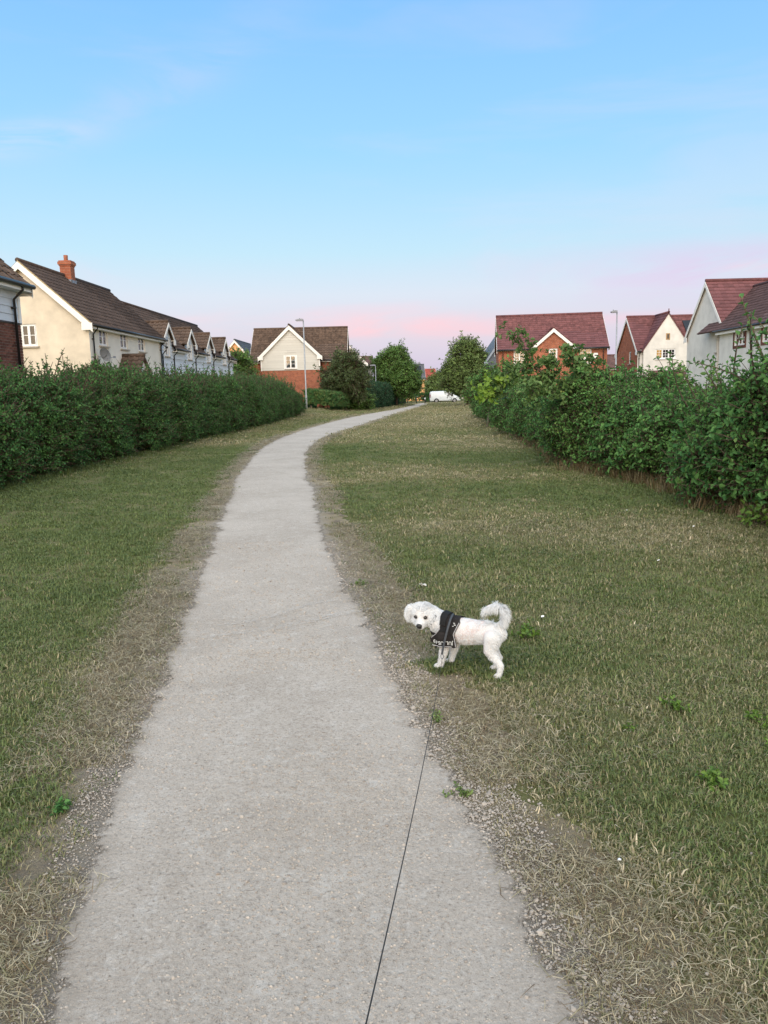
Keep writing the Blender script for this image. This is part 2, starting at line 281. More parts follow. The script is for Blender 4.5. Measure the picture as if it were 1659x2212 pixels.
# ------------------------------------------------------------------ ground, verges, path, road
def ground_mat(name, kind):
    m, t, b = mat_base(name, .95, .1); L = t.links.new; N = t.nodes.new
    co = N('ShaderNodeTexCoord'); v = co.outputs['Object']
    def nz(scale, det=6, rough=.6, dist=0.):
        n = N('ShaderNodeTexNoise'); n.inputs['Scale'].default_value = scale; n.inputs['Detail'].default_value = det; n.inputs['Roughness'].default_value = rough; n.inputs['Distortion'].default_value = dist; L(v, n.inputs['Vector']); return n.outputs[0]
    def mr(x, a, b_, c=0, d=1):
        q = N('ShaderNodeMapRange'); q.interpolation_type = 'SMOOTHSTEP'; q.inputs[1].default_value = a; q.inputs[2].default_value = b_; q.inputs[3].default_value = c; q.inputs[4].default_value = d; L(x, q.inputs[0]); return q.outputs[0]
    def mix(f, a, b_):
        q = N('ShaderNodeMix'); q.data_type = 'RGBA'
        for s, x in ((0, f), (6, a), (7, b_)):
            if isinstance(x, tuple): q.inputs[s].default_value = (*x, 1)
            elif isinstance(x, float): q.inputs[s].default_value = x
            else: L(x, q.inputs[s])
        return q.outputs[2]
    if kind == 'grass':
        patch = nz(.55, 4, .55, .4); fine = nz(60, 5, .7); mid = nz(6, 5, .65)
        green = mix(fine, (.065, .076, .026), (.185, .195, .072)); dry = mix(fine, (.095, .088, .042), (.34, .30, .165))
        f = mr(patch, .38, .70, 0, .75); g = mr(mid, .35, .7)
        a = N('ShaderNodeMath'); a.operation = 'MULTIPLY_ADD'; L(g, a.inputs[0]); a.inputs[1].default_value = .35; L(f, a.inputs[2]); a.use_clamp = True
        c = mix(a.outputs[0], green, dry); L(c, b.inputs['Base Color']); h = fine; bs = .8; bd = .03
    elif kind == 'verge':
        soil = mix(nz(35, 6, .7), (.115, .092, .073), (.28, .235, .19)); straw = mix(nz(90, 5, .75), (.19, .155, .10), (.52, .435, .30))
        c = mix(mr(nz(3.2, 6, .7), .30, .52), soil, straw); c = mix(mr(nz(140, 3, .6), .62, .72), c, (.34, .31, .28))
        uv = N('ShaderNodeUVMap'); sp = N('ShaderNodeSeparateXYZ'); L(uv.outputs[0], sp.inputs[0]); e = N('ShaderNodeMath'); e.operation = 'MULTIPLY_ADD'; L(nz(9, 7, .75), e.inputs[0]); e.inputs[1].default_value = .55; L(sp.outputs[0], e.inputs[2])
        c = mix(mr(e.outputs[0], 1.12, .86, 0, .9), c, mix(nz(85, 7, .78), (.25, .215, .18), (.52, .465, .40))); L(c, b.inputs['Base Color']); h = nz(80, 6, .75); bs = 1.; bd = .03
    elif kind == 'path':
        base = mix(mr(nz(.9, 6, .62, .3), .35, .66), (.410, .358, .306), (.490, .436, .380))
        base = mix(mr(nz(11, 9, .8, .5), .50, .64, 0, .5), base, (.60, .565, .52))            # pale dusty fines
        grit = nz(75, 8, .85); base = mix(mr(grit, .53, .61, 0, .85), base, (.215, .185, .155)); base = mix(mr(grit, .47, .38, 0, .6), base, (.64, .605, .56))
        base = mix(mr(nz(26, 6, .75), .55, .70, 0, .45), base, (.235, .205, .178))
        uv = N('ShaderNodeUVMap'); sp = N('ShaderNodeSeparateXYZ'); L(uv.outputs[0], sp.inputs[0])
        e = N('ShaderNodeMath'); e.operation = 'MULTIPLY_ADD'; L(nz(7, 6, .7), e.inputs[0]); e.inputs[1].default_value = .36; L(sp.outputs[0], e.inputs[2])
        base = mix(mr(e.outputs[0], .95, 1.22, 0, .92), base, mix(grit, (.19, .16, .13), (.43, .375, .315))); L(base, b.inputs['Base Color'])
        e2 = N('ShaderNodeMath'); e2.operation = 'MULTIPLY_ADD'; L(nz(22, 9, .8), e2.inputs[0]); e2.inputs[1].default_value = .30; L(sp.outputs[0], e2.inputs[2])   # the fines thin out raggedly at the edge
        tr = N('ShaderNodeBsdfTransparent'); ms = N('ShaderNodeMixShader'); L(mr(e2.outputs[0], 1.04, 1.10), ms.inputs[0]); L(b.outputs[0], ms.inputs[1]); L(tr.outputs[0], ms.inputs[2]); L(ms.outputs[0], t.nodes['Material Output'].inputs[0])
        ad = N('ShaderNodeMath'); ad.operation = 'ADD'; L(grit, ad.inputs[0]); L(nz(45, 5, .6), ad.inputs[1]); h = ad.outputs[0]; bs = .7; bd = .012
    else:
        c = mix(nz(80, 4, .7), (.045, .045, .048), (.10, .10, .105)); L(c, b.inputs['Base Color']); h = nz(150, 3); bs = .4; bd = .01
    bp = N('ShaderNodeBump'); bp.inputs['Strength'].default_value = bs; bp.inputs['Distance'].default_value = bd; L(h, bp.inputs['Height']); L(bp.outputs[0], b.inputs['Normal'])
for k_ in ('grass', 'verge', 'path', 'road'): ground_mat('ground_'+k_, k_)

ys = np.unique(np.concatenate([np.linspace(-60, 0, 7), np.linspace(0, 60, 61), np.linspace(60, 160, 41), np.linspace(160, 500, 12), np.array([800, 1600])]))
xs = np.unique(np.concatenate([np.array([-900, -400, -150]), np.linspace(-60, -14, 12), np.linspace(-14, 14, 57), np.linspace(14, 60, 12), np.array([150, 400, 900])]))
GX, GY = np.meshgrid(xs, ys); V = np.stack([GX, GY, gz(GY, GX)], -1).reshape(-1, 3); nx_, ny_ = len(xs), len(ys)
ii = (np.arange(ny_-1)[:, None]*nx_+np.arange(nx_-1)[None]).ravel(); Fc = np.stack([ii, ii+1, ii+1+nx_, ii+nx_], 1)
ground = ob('ground', np_mesh('ground', V, Fc, 'ground_grass')); tag(ground, 'mown dry summer grass on both sides of the gravel path', 'grass', kind='structure')

# path edges, metres: (y, x)
PL = np.array([(-6, -.62), (0, -.78), (1.72, -.885), (2.08, -.918), (2.3, -.985), (2.73, -1.08), (3.32, -1.15), (4.22, -1.26), (5.71, -1.48), (8.72, -1.95), (14, -2.75), (20.6, -3.42), (26.8, -3.72), (33.3, -3.5), (43.4, -2.68), (57.3, -1.15), (74.8, 1.2), (104.5, 4.1), (119, 5.3), (133, 6.6)])
PR = np.array([(-6, .62), (0, .53), (1.68, .45), (2.03, .41), (2.38, .34), (2.84, .26), (3.25, .18), (3.79, .08), (4.53, -.06), (5.6, -.24), (7.29, -.49), (10.3, -.90), (13.7, -1.34), (17.5, -1.78), (21.9, -2.12), (26.2, -2.16), (32.3, -1.6), (42, -.45), (55, 1.0), (72.6, 2.72), (101.2, 5.67), (117, 6.9), (133, 8.2)])
def smooth_edge(P):
    y = np.concatenate([np.linspace(-6, 12, 360), np.linspace(12.1, 133, 480)]); x = np.interp(y, P[:, 0], P[:, 1])
    for _ in range(2):
        s = np.empty_like(x)
        for i in range(len(y)):
            w = np.exp(-((y-y[i])/(.25+.05*max(y[i], 0)))**2); s[i] = (w*x).sum()/w.sum()
        x = s
    return y, x
ey, exL = smooth_edge(PL); _, exR = smooth_edge(PR)
def edgeL(y): return np.interp(y, ey, exL)
def edgeR(y): return np.interp(y, ey, exR)
def ragged(y, k, amp):
    rr = np.random.default_rng(100+k); out = 0*y
    for st, w in ((2.3, .30), (.9, .35), (.31, .5), (.12, .5), (.05, .4)):
        q = np.arange(-8, 136, st); q = q+rr.uniform(-.4, .4, len(q))*st; out = out+w*np.interp(y, q, rr.normal(0, 1, len(q)))
    return amp*out
def ribbon(name, ya, xl, xr, z, mat, nt=15):
    n = len(ya); tt = np.linspace(0, 1, nt); X = xl[:, None]*(1-tt)+xr[:, None]*tt; Y = np.repeat(ya[:, None], nt, 1)
    crown = .012*(1-(2*tt-1)**2) if name == 'path' else 0*tt
    V = np.stack([X, Y, gz(Y)+z+crown[None]], -1).reshape(-1, 3); i = (np.arange(n-1)[:, None]*nt+np.arange(nt-1)[None]).ravel()
    F_ = np.stack([i, i+1, i+1+nt, i+nt], 1); me = np_mesh(name, V, F_, mat, True); uv = me.uv_layers.new(name='UVMap')
    U = np.stack([np.abs(2*np.tile(tt, n)-1), np.repeat(ya, nt)], 1); uv.data.foreach_set('uv', U[F_.ravel()].astype(np.float32).ravel())
    return tag(ob(name, me), kind='structure')
ry = np.concatenate([np.linspace(-6, 0, 40), np.linspace(.03, 14, 560), np.linspace(14.1, 133, 500)])
ledge = edgeL(ry)-.05+ragged(ry, 1, .04); redge = edgeR(ry)+.05+ragged(ry, 2, .045)
path = ribbon('path', ry, ledge, redge, .008, 'ground_path'); path['label'] = 'pale compacted gravel footpath curving away through the grass'
def vw(y): return np.interp(y, [0, 6, 12, 25, 60, 133], [.42, .40, .32, .28, .22, .15])
vl = edgeL(ry)-vw(ry)+ragged(ry, 3, .08); vr = edgeR(ry)+vw(ry)+ragged(ry, 4, .09)
verge = ribbon('path_verge', ry, vl, vr, .004, 'ground_verge', 9); verge['label'] = 'worn bare strips of soil and straw along the path edges'
def strip(name, x0, x1, y0, y1, z, mat, label):
    o = MB().box(x0, x1, y0, y1, z-.3, z).build(name, mat); return tag(o, label, kind='structure')
zr = float(gz(136))
strip('road', -120, 140, 133.6, 139.4, zr+.004, 'ground_road', 'estate road crossing beyond the end of the path')
pm('kerb_stone', (.38, .37, .35), .9, .15, 6)
strip('kerb', -120, 140, 133.4, 133.6, zr+.06, 'kerb_stone', 'concrete kerb along the near side of the road')

# ------------------------------------------------------------------ house kit (local frame: x along the ridge, front faces -y, z up)
def tile_mesh(kind):
    w, l = TILE[kind]
    if kind == 'pantile': pr = [(0, 0), (.12, .030), (.38, .034), (.52, .002), (.98, 0)]
    else: pr = [(0, .002), (.5, .004), (.985, .002)]
    n = len(pr); lift = .030 if kind == 'pantile' else .026
    v = [(u*w, -.0, h+lift) for u, h in pr]+[(u*w, l*1.12, h) for u, h in pr]+[(u*w, 0, h*.5+lift-.03) for u, h in pr]
    f = [(i, i+1, n+i+1, n+i) for i in range(n-1)]+[(2*n+i, 2*n+i+1, i+1, i) for i in range(n-1)]
    return np.array(v), np.array(f)
TILE = {'pantile': (.30, .335), 'flat': (.33, .30), 'wide': (.34, .42)}
class Roof:
    """collects slopes; individual tiles for the 300 nearest, the rest joined"""
    def __init__(s, house, tile, mat, name='roof'): s.h, s.tile, s.mat, s.T, s.deck = house, tile, mat, [], MB(); s.name = name; s.ridges = MB()
    def slope(s, p0, ex, eu, L, S, tiles=True, keep=None, deck_from=0.):
        p0, ex, eu = (np.array(a, float) for a in (p0, ex, eu)); ex /= np.linalg.norm(ex); eu /= np.linalg.norm(eu); n = np.cross(ex, eu)
        s.deck.beam(p0+eu*deck_from-n*.07, p0+eu*deck_from+ex*L-n*.07, eu*(S-deck_from), n*.065)
        if not tiles: return
        w, l = TILE[s.tile]; nx = max(1, round(L/w)); ny = max(1, round(S/l)); sx, sy = L/(nx*w), S/(ny*l)
        for j in range(ny):
            for i in range(nx):
                o = p0+ex*(i*w*sx)+eu*(j*l*sy-.02); c = o+ex*w*.5+eu*l*.5
                if keep and not keep(c): continue
                s.T.append((o, ex*sx, eu*sy, n, c))
    def ridge(s, p, q, r=.11): s.ridges.tube([p, q], r, 8)
    def build(s, limit=300, jitter=.006):
        deck = s.deck.build(s.name, s.mat, s.h)
        if s.ridges.v: s.ridges.build('ridge_tiles', s.mat, deck, True)
        if not s.T: return deck
        tv, tf = tile_mesh(s.tile); me = bpy.data.meshes.new('roof_tile'); me.from_pydata([tuple(p) for p in tv], [], [tuple(q) for q in tf]); me.materials.append(M[s.mat])
        mw = Matrix.Translation(s.h.location) @ s.h.rotation_euler.to_matrix().to_4x4(); camp = Vector((0, 0, CAM_H))
        s.T.sort(key=lambda a: (mw @ Vector(a[4])-camp).length)
        for o, ex, eu, n, c in s.T[:limit]:
            t = put(bpy.data.objects.new('roof_tile', me), deck); o = o+n*rng.normal(0, jitter*.5)
            t.matrix_local = Matrix(((ex[0], eu[0], n[0], o[0]), (ex[1], eu[1], n[1], o[1]), (ex[2], eu[2], n[2], o[2]), (0, 0, 0, 1)))
        rest = s.T[limit:]
        if rest:
            O = np.array([a[0] for a in rest]); E = np.array([a[1] for a in rest]); U = np.array([a[2] for a in rest]); Nn = np.array([a[3] for a in rest])
            O = O+Nn*rng.normal(0, jitter*.5, (len(rest), 1))
            V = (O[:, None]+tv[None, :, :1]*E[:, None]+tv[None, :, 1:2]*U[:, None]+tv[None, :, 2:]*Nn[:, None]).reshape(-1, 3)
            F_ = (tf[None]+(np.arange(len(rest))*len(tv))[:, None, None]).reshape(-1, 4)
            tag(ob('roof_tiles', np_mesh('roof_tiles', V, F_, s.mat), deck), kind='stuff')
        return deck
def gable_roof(R_, L, y0, y1, ze, zr, oe=.3, og=.25, back=False, keep=None, x0=0., gaps=()):
    """two slopes; front eave at y0, back eave at y1"""
    D = (y1-y0)/2; p = math.atan2(zr-ze, D); c, s = math.cos(p), math.sin(p); S = D/c+oe/c
    R_.slope((x0-og, y0-oe, ze-oe*s/c), (1, 0, 0), (0, c, s), L+2*og, S, keep=keep, deck_from=(oe/c+.05 if gaps else 0.))
    R_.slope((x0+L+og, y1+oe, ze-oe*s/c), (-1, 0, 0), (0, -c, s), L+2*og, S, tiles=back)
    R_.ridge((x0-og, (y0+y1)/2, zr+.03), (x0+L+og, (y0+y1)/2, zr+.03))
    return p
def wall(parent, loc, rz, w, z0, z1, mat, holes=(), apex=None, name='wall', reveal=.12):
    """wall face in local x,z (outside is -y) with window openings and reveals; optional gable triangle to apex (x, z)"""
    mb = MB(); xs_ = sorted({0., w, *[h[0] for h in holes], *[h[1] for h in holes]}); zs_ = sorted({z0, z1, *[h[2] for h in holes], *[h[3] for h in holes]})
    for a, b in zip(xs_, xs_[1:]):
        for c, d in zip(zs_, zs_[1:]):
            if any(h[0] <= (a+b)/2 <= h[1] and h[2] <= (c+d)/2 <= h[3] for h in holes): continue
            mb.add([(a, 0, c), (b, 0, c), (b, 0, d), (a, 0, d)], [(0, 1, 2, 3)])
    for a, b, c, d in holes:
        r = reveal; mb.add([(a, 0, c), (b, 0, c), (b, 0, d), (a, 0, d), (a, r, c), (b, r, c), (b, r, d), (a, r, d)], [(0, 1, 5, 4), (1, 2, 6, 5), (2, 3, 7, 6), (3, 0, 4, 7)])
    if apex: mb.add([(0, 0, z1), (w, 0, z1), (apex[0], 0, apex[1])], [(0, 1, 2)])
    return mb.build(name, mat, parent, loc=loc, rz=rz)
_board = None
def boards(wallobj, w, z0, z1, mat, holes=(), apex=None, pitch=.2, seg=3.6):
    """lapped horizontal boards, each its own piece, cut round the openings"""
    global _board
    if _board is None:
        _board = {}
    if mat not in _board:
        mb = MB().prism([(0, 0), (1, 0), (1, 1), (0, 1)], 0, 1); me = bpy.data.meshes.new('board')
        v = [(0, -.034, 0), (1, -.034, 0), (1, -.012, 1.04), (0, -.012, 1.04), (0, -.002, 0), (1, -.002, 0), (1, -.002, 1.04), (0, -.002, 1.04)]
        me.from_pydata(v, [], [(0, 1, 2, 3), (5, 4, 7, 6), (4, 5, 1, 0), (1, 5, 6, 2), (4, 0, 3, 7), (3, 2, 6, 7)]); me.materials.append(M[mat]); _board[mat] = me
    zt = apex[1] if apex else z1; n = int((zt-z0)/pitch)
    for j in range(n):
        a = z0+j*pitch; b = a+pitch; iv = [(0., w)]
        if apex and b > z1:
            k = (b-z1)/(apex[1]-z1); iv = [(apex[0]*k, w-(w-apex[0])*k)]
        for h in holes:
            if h[2]-.05 < b and h[3]+.03 > a: iv = [q for (l, r) in iv for q in ((l, min(r, h[0]-.02)), (max(l, h[1]+.02), r)) if q[1]-q[0] > .05]
        for l, r in iv:
            x = l; off = (j*1.37) % seg
            cuts = [l]+[c for c in np.arange(-seg+off, w+seg, seg) if l+.4 < c < r-.4]+[r]
            for p, q in zip(cuts, cuts[1:]):
                if q-p < .08: continue
                o = put(bpy.data.objects.new('board', _board[mat]), wallobj); o.location = (p+.001, 0, a); o.scale = (q-p-.003, 1, pitch)
def window(parent, loc, rz, w, h, cols=2, rows=2, cmat='curtain', curtain=.3, sill='stone_sill', lit=(), vbars=0, room=True, split=None, name='window', inset=.05):
    """casement window: frame part with panes, bars, sill, curtains and a room behind; loc is the opening's lower middle on the wall face"""
    x0, x1 = -w/2, w/2; mb = MB(); f = .055; y0, y1 = inset, inset+.06
    mb.box(x0, x1, y0, y1, 0, f); mb.box(x0, x1, y0, y1, h-f, h); mb.box(x0, x0+f, y0+.001, y1, f, h-f); mb.box(x1-f, x1, y0+.001, y1, f, h-f)
    cw = (w-2*f)/cols; bars = []; panes = []
    for c in range(cols):
        a = x0+f+c*cw; b = a+cw
        if c: mb.box(a-.03, a+.03, y0+.002, y1, f, h-f)
        k = .04; ya = y0-.012
        mb.box(a+.015, b-.015, ya, y1-.01, f+.004, f+k); mb.box(a+.015, b-.015, ya, y1-.01, h-f-k, h-f-.004); mb.box(a+.015, a+.015+k, ya+.001, y1-.01, f+k, h-f-k); mb.box(b-.015-k, b-.015, ya+.001, y1-.01, f+k, h-f-k)
        pa, pb, pc, pd = a+.015+k, b-.015-k, f+k, h-f-k; panes.append((pa, pb, pc, pd))
        for r in range(1, rows):
            z = pc+(pd-pc)*(split if split and rows == 2 else r/rows); bars.append((pa, pb, ya+.004, y1-.012, z-.013, z+.013))
        for q in range(1, vbars+1): x = pa+(pb-pa)*q/(vbars+1); bars.append((x-.012, x+.012, ya+.005, y1-.013, pc, pd))
    o = mb.build(name, 'white_upvc', parent, loc=loc, rz=rz)
    for q in bars: MB().box(*q).build('glazing_bar', 'white_upvc', o)
    for i, (a, b, c, d) in enumerate(panes): MB().box(a-.005, b+.005, y0+.022, y0+.030, c-.005, d+.005).build('pane', 'window_glass', o)
    if sill: MB().box(x0-.08, x1+.08, -.09, y0+.01, -.07, -.002).build('sill', sill, o)
    if room:
        r = MB(); d = y1+.5; a, b = x0+.01, x1-.01
        r.add([(a, y1, 0), (b, y1, 0), (b, y1, h), (a, y1, h), (a, d, 0), (b, d, 0), (b, d, h), (a, d, h)], [(4, 7, 6, 5), (0, 4, 5, 1), (2, 6, 7, 3), (0, 3, 7, 4), (1, 5, 6, 2)]); r.build('room', 'interior', o)
        if curtain:
            for sx in (0, 1):
                n = 10; l = (w-2*f)*curtain; xa = x0+f if sx == 0 else x1-f-l; v = []; 
                for i in range(n+1):
                    y = y1+.06+.02*math.sin(i*2.4); v += [(xa+l*i/n, y, .03), (xa+l*i/n, y, h-.03)]
                MB().add(v, [(2*i, 2*i+2, 2*i+3, 2*i+1) for i in range(n)]).build('curtain', cmat, o)
    for c in lit:
        a, b, cc_, dd = panes[c]; MB().box(a-.01, b+.01, y1+.03, y1+.04, cc_-.01, dd+.01).build('lit_blind', 'lit_blind', o)
    return o
def downpipe(parent, x, y, ztop, zbot=0., off=.28, mat='black_plastic', r=.036):
    mb = MB().tube([(x, y-off, ztop), (x, y-off, ztop-.12), (x, y-.07, ztop-.36), (x, y-.07, zbot)], r, 8)
    for z in (ztop-.6, ztop-2.2): mb.box(x-.06, x+.06, y-.09, y, z, z+.05)
    return mb.build('downpipe', mat, parent, True)
def eaves(parent, x0, x1, y, z, o=.3, mat='white_paint', gut='black_plastic', h=.19, soffit=True):
    """fascia, soffit and gutter along a front eave"""
    mb = MB().box(x0, x1, y-o, y-o+.022, z-h, z); 
    if soffit: mb.box(x0+.002, x1-.002, y-o+.022, y, z-h, z-h+.02)
    mb.build('fascia', mat, parent); MB().tube([(x0-.04, y-o-.06, z-.05), (x1+.04, y-o-.06, z-.05)], .062, 10).build('gutter', gut, parent, True)
def barge(parent, x, y0, y1, ze, zr, oe=.3, mat='white_paint', h=.2, t=.03, side=-1, boxend=True):
    """bargeboards on the gable at local x; outer face looks along side*x"""
    mb = MB(); ym = (y0+y1)/2; p = (zr-ze)/((y1-y0)/2); a = (side*t, 0, 0)
    hz = h/math.cos(math.atan(p)); d = .04
    for ya, yb in ((y0-oe, ym), (y1+oe, ym)):
        za = ze-oe*p-d; mb.beam((x, ya, za-hz), (x, yb, zr-d-hz), a, (0, 0, hz))
    if boxend:
        for ya, sg in ((y0-oe, 1), (y1+oe, -1)): mb.box(min(x, x+side*(t+.004)), max(x, x+side*(t+.004)), min(ya, ya+sg*(oe+.22)), max(ya, ya+sg*(oe+.22)), ze-oe*p-.26, ze-oe*p+.05)
    return mb.build('bargeboard', mat, parent)
def barge_front(parent, x0, x1, y, ze, zr, oe=.25, mat='white_paint', h=.2, t=.03, boxend=True):
    """bargeboards of a front-facing gable standing at local y, apex above the middle of x0..x1"""
    mb = MB(); xm = (x0+x1)/2; p = (zr-ze)/((x1-x0)/2); hz = h/math.cos(math.atan(p)); d = .04
    for xa in (x0-oe, x1+oe): mb.beam((xa, y, ze-oe*p-d-hz), (xm, y, zr-d-hz), (0, -t, 0), (0, 0, hz))
    if boxend:
        for xa, sg in ((x0-oe, 1), (x1+oe, -1)): mb.box(min(xa, xa+sg*(oe+.2)), max(xa, xa+sg*(oe+.2)), y-t-.004, y, ze-oe*p-.26, ze-oe*p+.04)
    return mb.build('bargeboard', mat, parent)
def cross_gable(R_, x0, x1, yf, yb, ze, zr, oe=.25, of=.25):
    """roof over a front-facing gable, from yf forward by of, back to yb"""
    xm = (x0+x1)/2; p = math.atan2(zr-ze, xm-x0); c, s = math.cos(p), math.sin(p); S = (xm-x0+oe)/c; L = yb-yf+of
    R_.slope((x0-oe, yb, ze-oe*s/c), (0, -1, 0), (c, 0, s), L, S); R_.slope((x1+oe, yf-of, ze-oe*s/c), (0, 1, 0), (-c, 0, s), L, S)
    R_.ridge((xm, yf-of, zr+.03), (xm, yb, zr+.03), .1)

# ------------------------------------------------------------------ houses on the left
ST = R(88.05); stx, sty = math.cos(ST), math.sin(ST)
# cream rendered house
H = thing('house', 'cream rendered house with brown pantiled roof and brick chimney', 'house', (-13.27, 36, 0), ST)
D = 5.8; ze, zr_ = 5.16, 7.76
gw = (2.63, 3.38, 4.0, 5.0)
wall(H, (0, D, 0), R(-90), D, -.3, ze, 'cream_render', [gw], (D/2, zr_-.05)); window(H, (0, D-3.005, 4.0), R(-90), .75, 1.0, 2, 2, curtain=.15, split=.5)
fwn = [(x-.5, x+.5, 4.04, 4.92) for x in (1.66, 4.39, 7.04)]
wall(H, (0, 0, 0), 0, 10.3, -.3, ze, 'cream_render_side', fwn)
for a, b_, c, d in fwn: window(H, ((a+b_)/2, 0, c), 0, 1.0, .88, 2, 2, curtain=0)
wall(H, (10.3, 0, 0), R(90), D, -.3, ze, 'cream_render_side', (), (D/2, zr_-.05)); wall(H, (10.3, D, 0), R(180), 10.3, -.3, ze, 'cream_render_side')
Rf = Roof(H, 'pantile', 'brown_tile'); gable_roof(Rf, 10.3, 0, D, ze, zr_, .28, .22); roof = Rf.build()
barge(H, -.22, 0, D, ze, zr_, .28, h=.24); barge(H, 10.52, 0, D, ze, zr_, .28, side=1, h=.2)
pm('verge_mortar', (.42, .34, .20), .9, .2, 8)
p_ = (zr_-ze)/(D/2); MB().beam((-.25, -.28, ze-.28*p_-.035), (-.25, D/2, zr_-.035), (.05, 0, 0), (0, 0, .06)).build('verge_bedding', 'verge_mortar', H)
eaves(H, -.2, 10.5, 0, ze-.25, .28); downpipe(H, .32, 0, ze-.3); downpipe(H, 10.15, 0, ze-.3)
ch = MB().box(4.45, 4.95, 2.5, 3.05, 7.0, 8.25).build('chimney', 'red_brick', H)
cb = MB(); cb.box(4.42, 4.98, 2.47, 3.08, 8.25, 8.32); cb.box(4.38, 5.02, 2.43, 3.12, 8.32, 8.46); cb.box(4.42, 4.98, 2.47, 3.08, 8.46, 8.52); cb.build('chimney_cap', 'red_brick', ch)
MB().tube([(4.65, 2.78, 8.5), (4.65, 2.78, 8.6), (4.65, 2.78, 8.80)], [.115, .10, .11], 12).build('chimney_pot', 'terracotta', ch, True)
fl = MB(); fl.box(4.40, 5.0, 2.45, 2.499, 6.9, 7.56); fl.box(4.951, 5.0, 2.45, 3.1, 6.9, 7.58); fl.box(4.4, 4.449, 2.45, 3.1, 6.9, 7.58); fl.build('flashing', 'lead_flashing', ch)
MB().prism([(3.2, 2.85), (4.8, 2.85), (4.0, 3.62)], -1.0, 0).build('porch_gable', 'white_paint', H)
Pr = Roof(H, 'pantile', 'brown_tile_lichen', 'porch_roof'); cross_gable(Pr, 3.2, 4.8, -1.0, 0, 2.9, 3.66, .18, .15); Pr.build(60)
dish = MB(); n_ = 14
vs_ = [(0, 0, 0)]
for k, r_ in enumerate((.12, .24, .33)):
    for a_ in np.linspace(0, 2*math.pi, n_, endpoint=False): vs_.append((r_*math.cos(a_), .9*r_*r_, r_*math.sin(a_)))
fs_ = [(0, 1+(j+1) % n_, 1+j) for j in range(n_)]+[(1+k*n_+j, 1+k*n_+(j+1) % n_, 1+(k+1)*n_+(j+1) % n_, 1+(k+1)*n_+j) for k in range(2) for j in range(n_)]
dish.add(vs_, fs_); do = dish.build('satellite_dish', 'lamp_grey', H, True, (.85, -.42, 3.62)); do.rotation_euler = (R(-20), 0, R(65))
ar = MB().tube([(.85, 0, 3.5), (.85, -.3, 3.5), (.85, -.42, 3.62)], .02, 6); ar.tube([(.85, -.42, 3.4), (1.25, -.6, 3.48)], .014, 6); ar.box(1.2, 1.32, -.66, -.56, 3.45, 3.53); ar.build('dish_arm', 'lamp_grey', H)

# weatherboarded terrace with four gabled dormers
T = thing('terrace_house', 'row of pale weatherboarded terraced houses with four gabled dormers', 'house', (-13.27+stx*10.3, 36+sty*10.3, 0), ST)
TL, ze, zr_ = 18.9, 4.72, 7.30; DX = [1.1, 6.0, 10.9, 15.8]; hw = 1.0
w0 = wall(T, (0, 0, 0), 0, TL, -.3, 3.9, 'pale_board'); boards(w0, TL, 2.1, 3.9, 'pale_board', pitch=.2)
xs_ = [0]+[v for x in DX for v in (x-hw, x+hw)]+[TL]
for a, b_ in zip(xs_[::2], xs_[1::2]):
    wq = wall(T, (a, 0, 0), 0, b_-a, 3.9, ze-.1, 'pale_board'); boards(wq, b_-a, 3.9, ze-.12, 'pale_board', pitch=.2); eaves(T, a+.03, b_-.03, 0, ze-.22, .3)
Tr = Roof(T, 'pantile', 'brown_tile')
gable_roof(Tr, TL, 0, D, ze, zr_, .3, .18, keep=lambda c: not (c[1] < .5 and any(abs(c[0]-x) < hw+.12 for x in DX)), gaps=DX)
roofT = Tr.build(300); barge(T, TL+.18, 0, D, ze, zr_, .3, side=1)
wall(T, (TL, 0, 0), R(90), D, -.3, ze, 'pale_board', (), (D/2, zr_-.05)); wall(T, (TL, D, 0), R(180), TL, -.3, ze, 'pale_board')
for x in DX:
    hole = (hw-.45, hw+.45, 4.0, 4.98)
    dw = wall(T, (x-hw, -.004, 0), 0, 2*hw, 3.9, 5.12, 'pale_board', [hole], (hw, 6.0), 'dormer_wall'); boards(dw, 2*hw, 3.9, 5.12, 'pale_board', [hole], (hw, 6.0), .2)
    window(T, (x, -.004, 4.0), 0, .9, .98, 2, 2, curtain=0, inset=.07)
    for s_ in (-1, 1): MB().box(x+s_*.52-.06, x+s_*.52+.06, -.045, .02, 3.95, 5.02).build('window_trim', 'white_paint', T)
    Dr = Roof(T, 'pantile', 'brown_tile_lichen', 'dormer_roof'); cross_gable(Dr, x-hw, x+hw, 0, 1.5, 5.12, 6.02, .2, .22); Dr.build(60)
    barge_front(T, x-hw, x+hw, -.225, 5.12, 6.0, .2, h=.15)
    for s_, q in ((-1, (1, 0, 0)), (1, (-1, 0, 0))): MB().box(min(x+s_*hw, x+s_*(hw+.18)), max(x+s_*hw, x+s_*(hw+.18)), -.2, .8, 4.93, 4.99).build('dormer_fascia', 'white_paint', T)
for x in (.12, 2.35, 7.3, 12.2, 17.1): downpipe(T, x, 0, ze-.3)

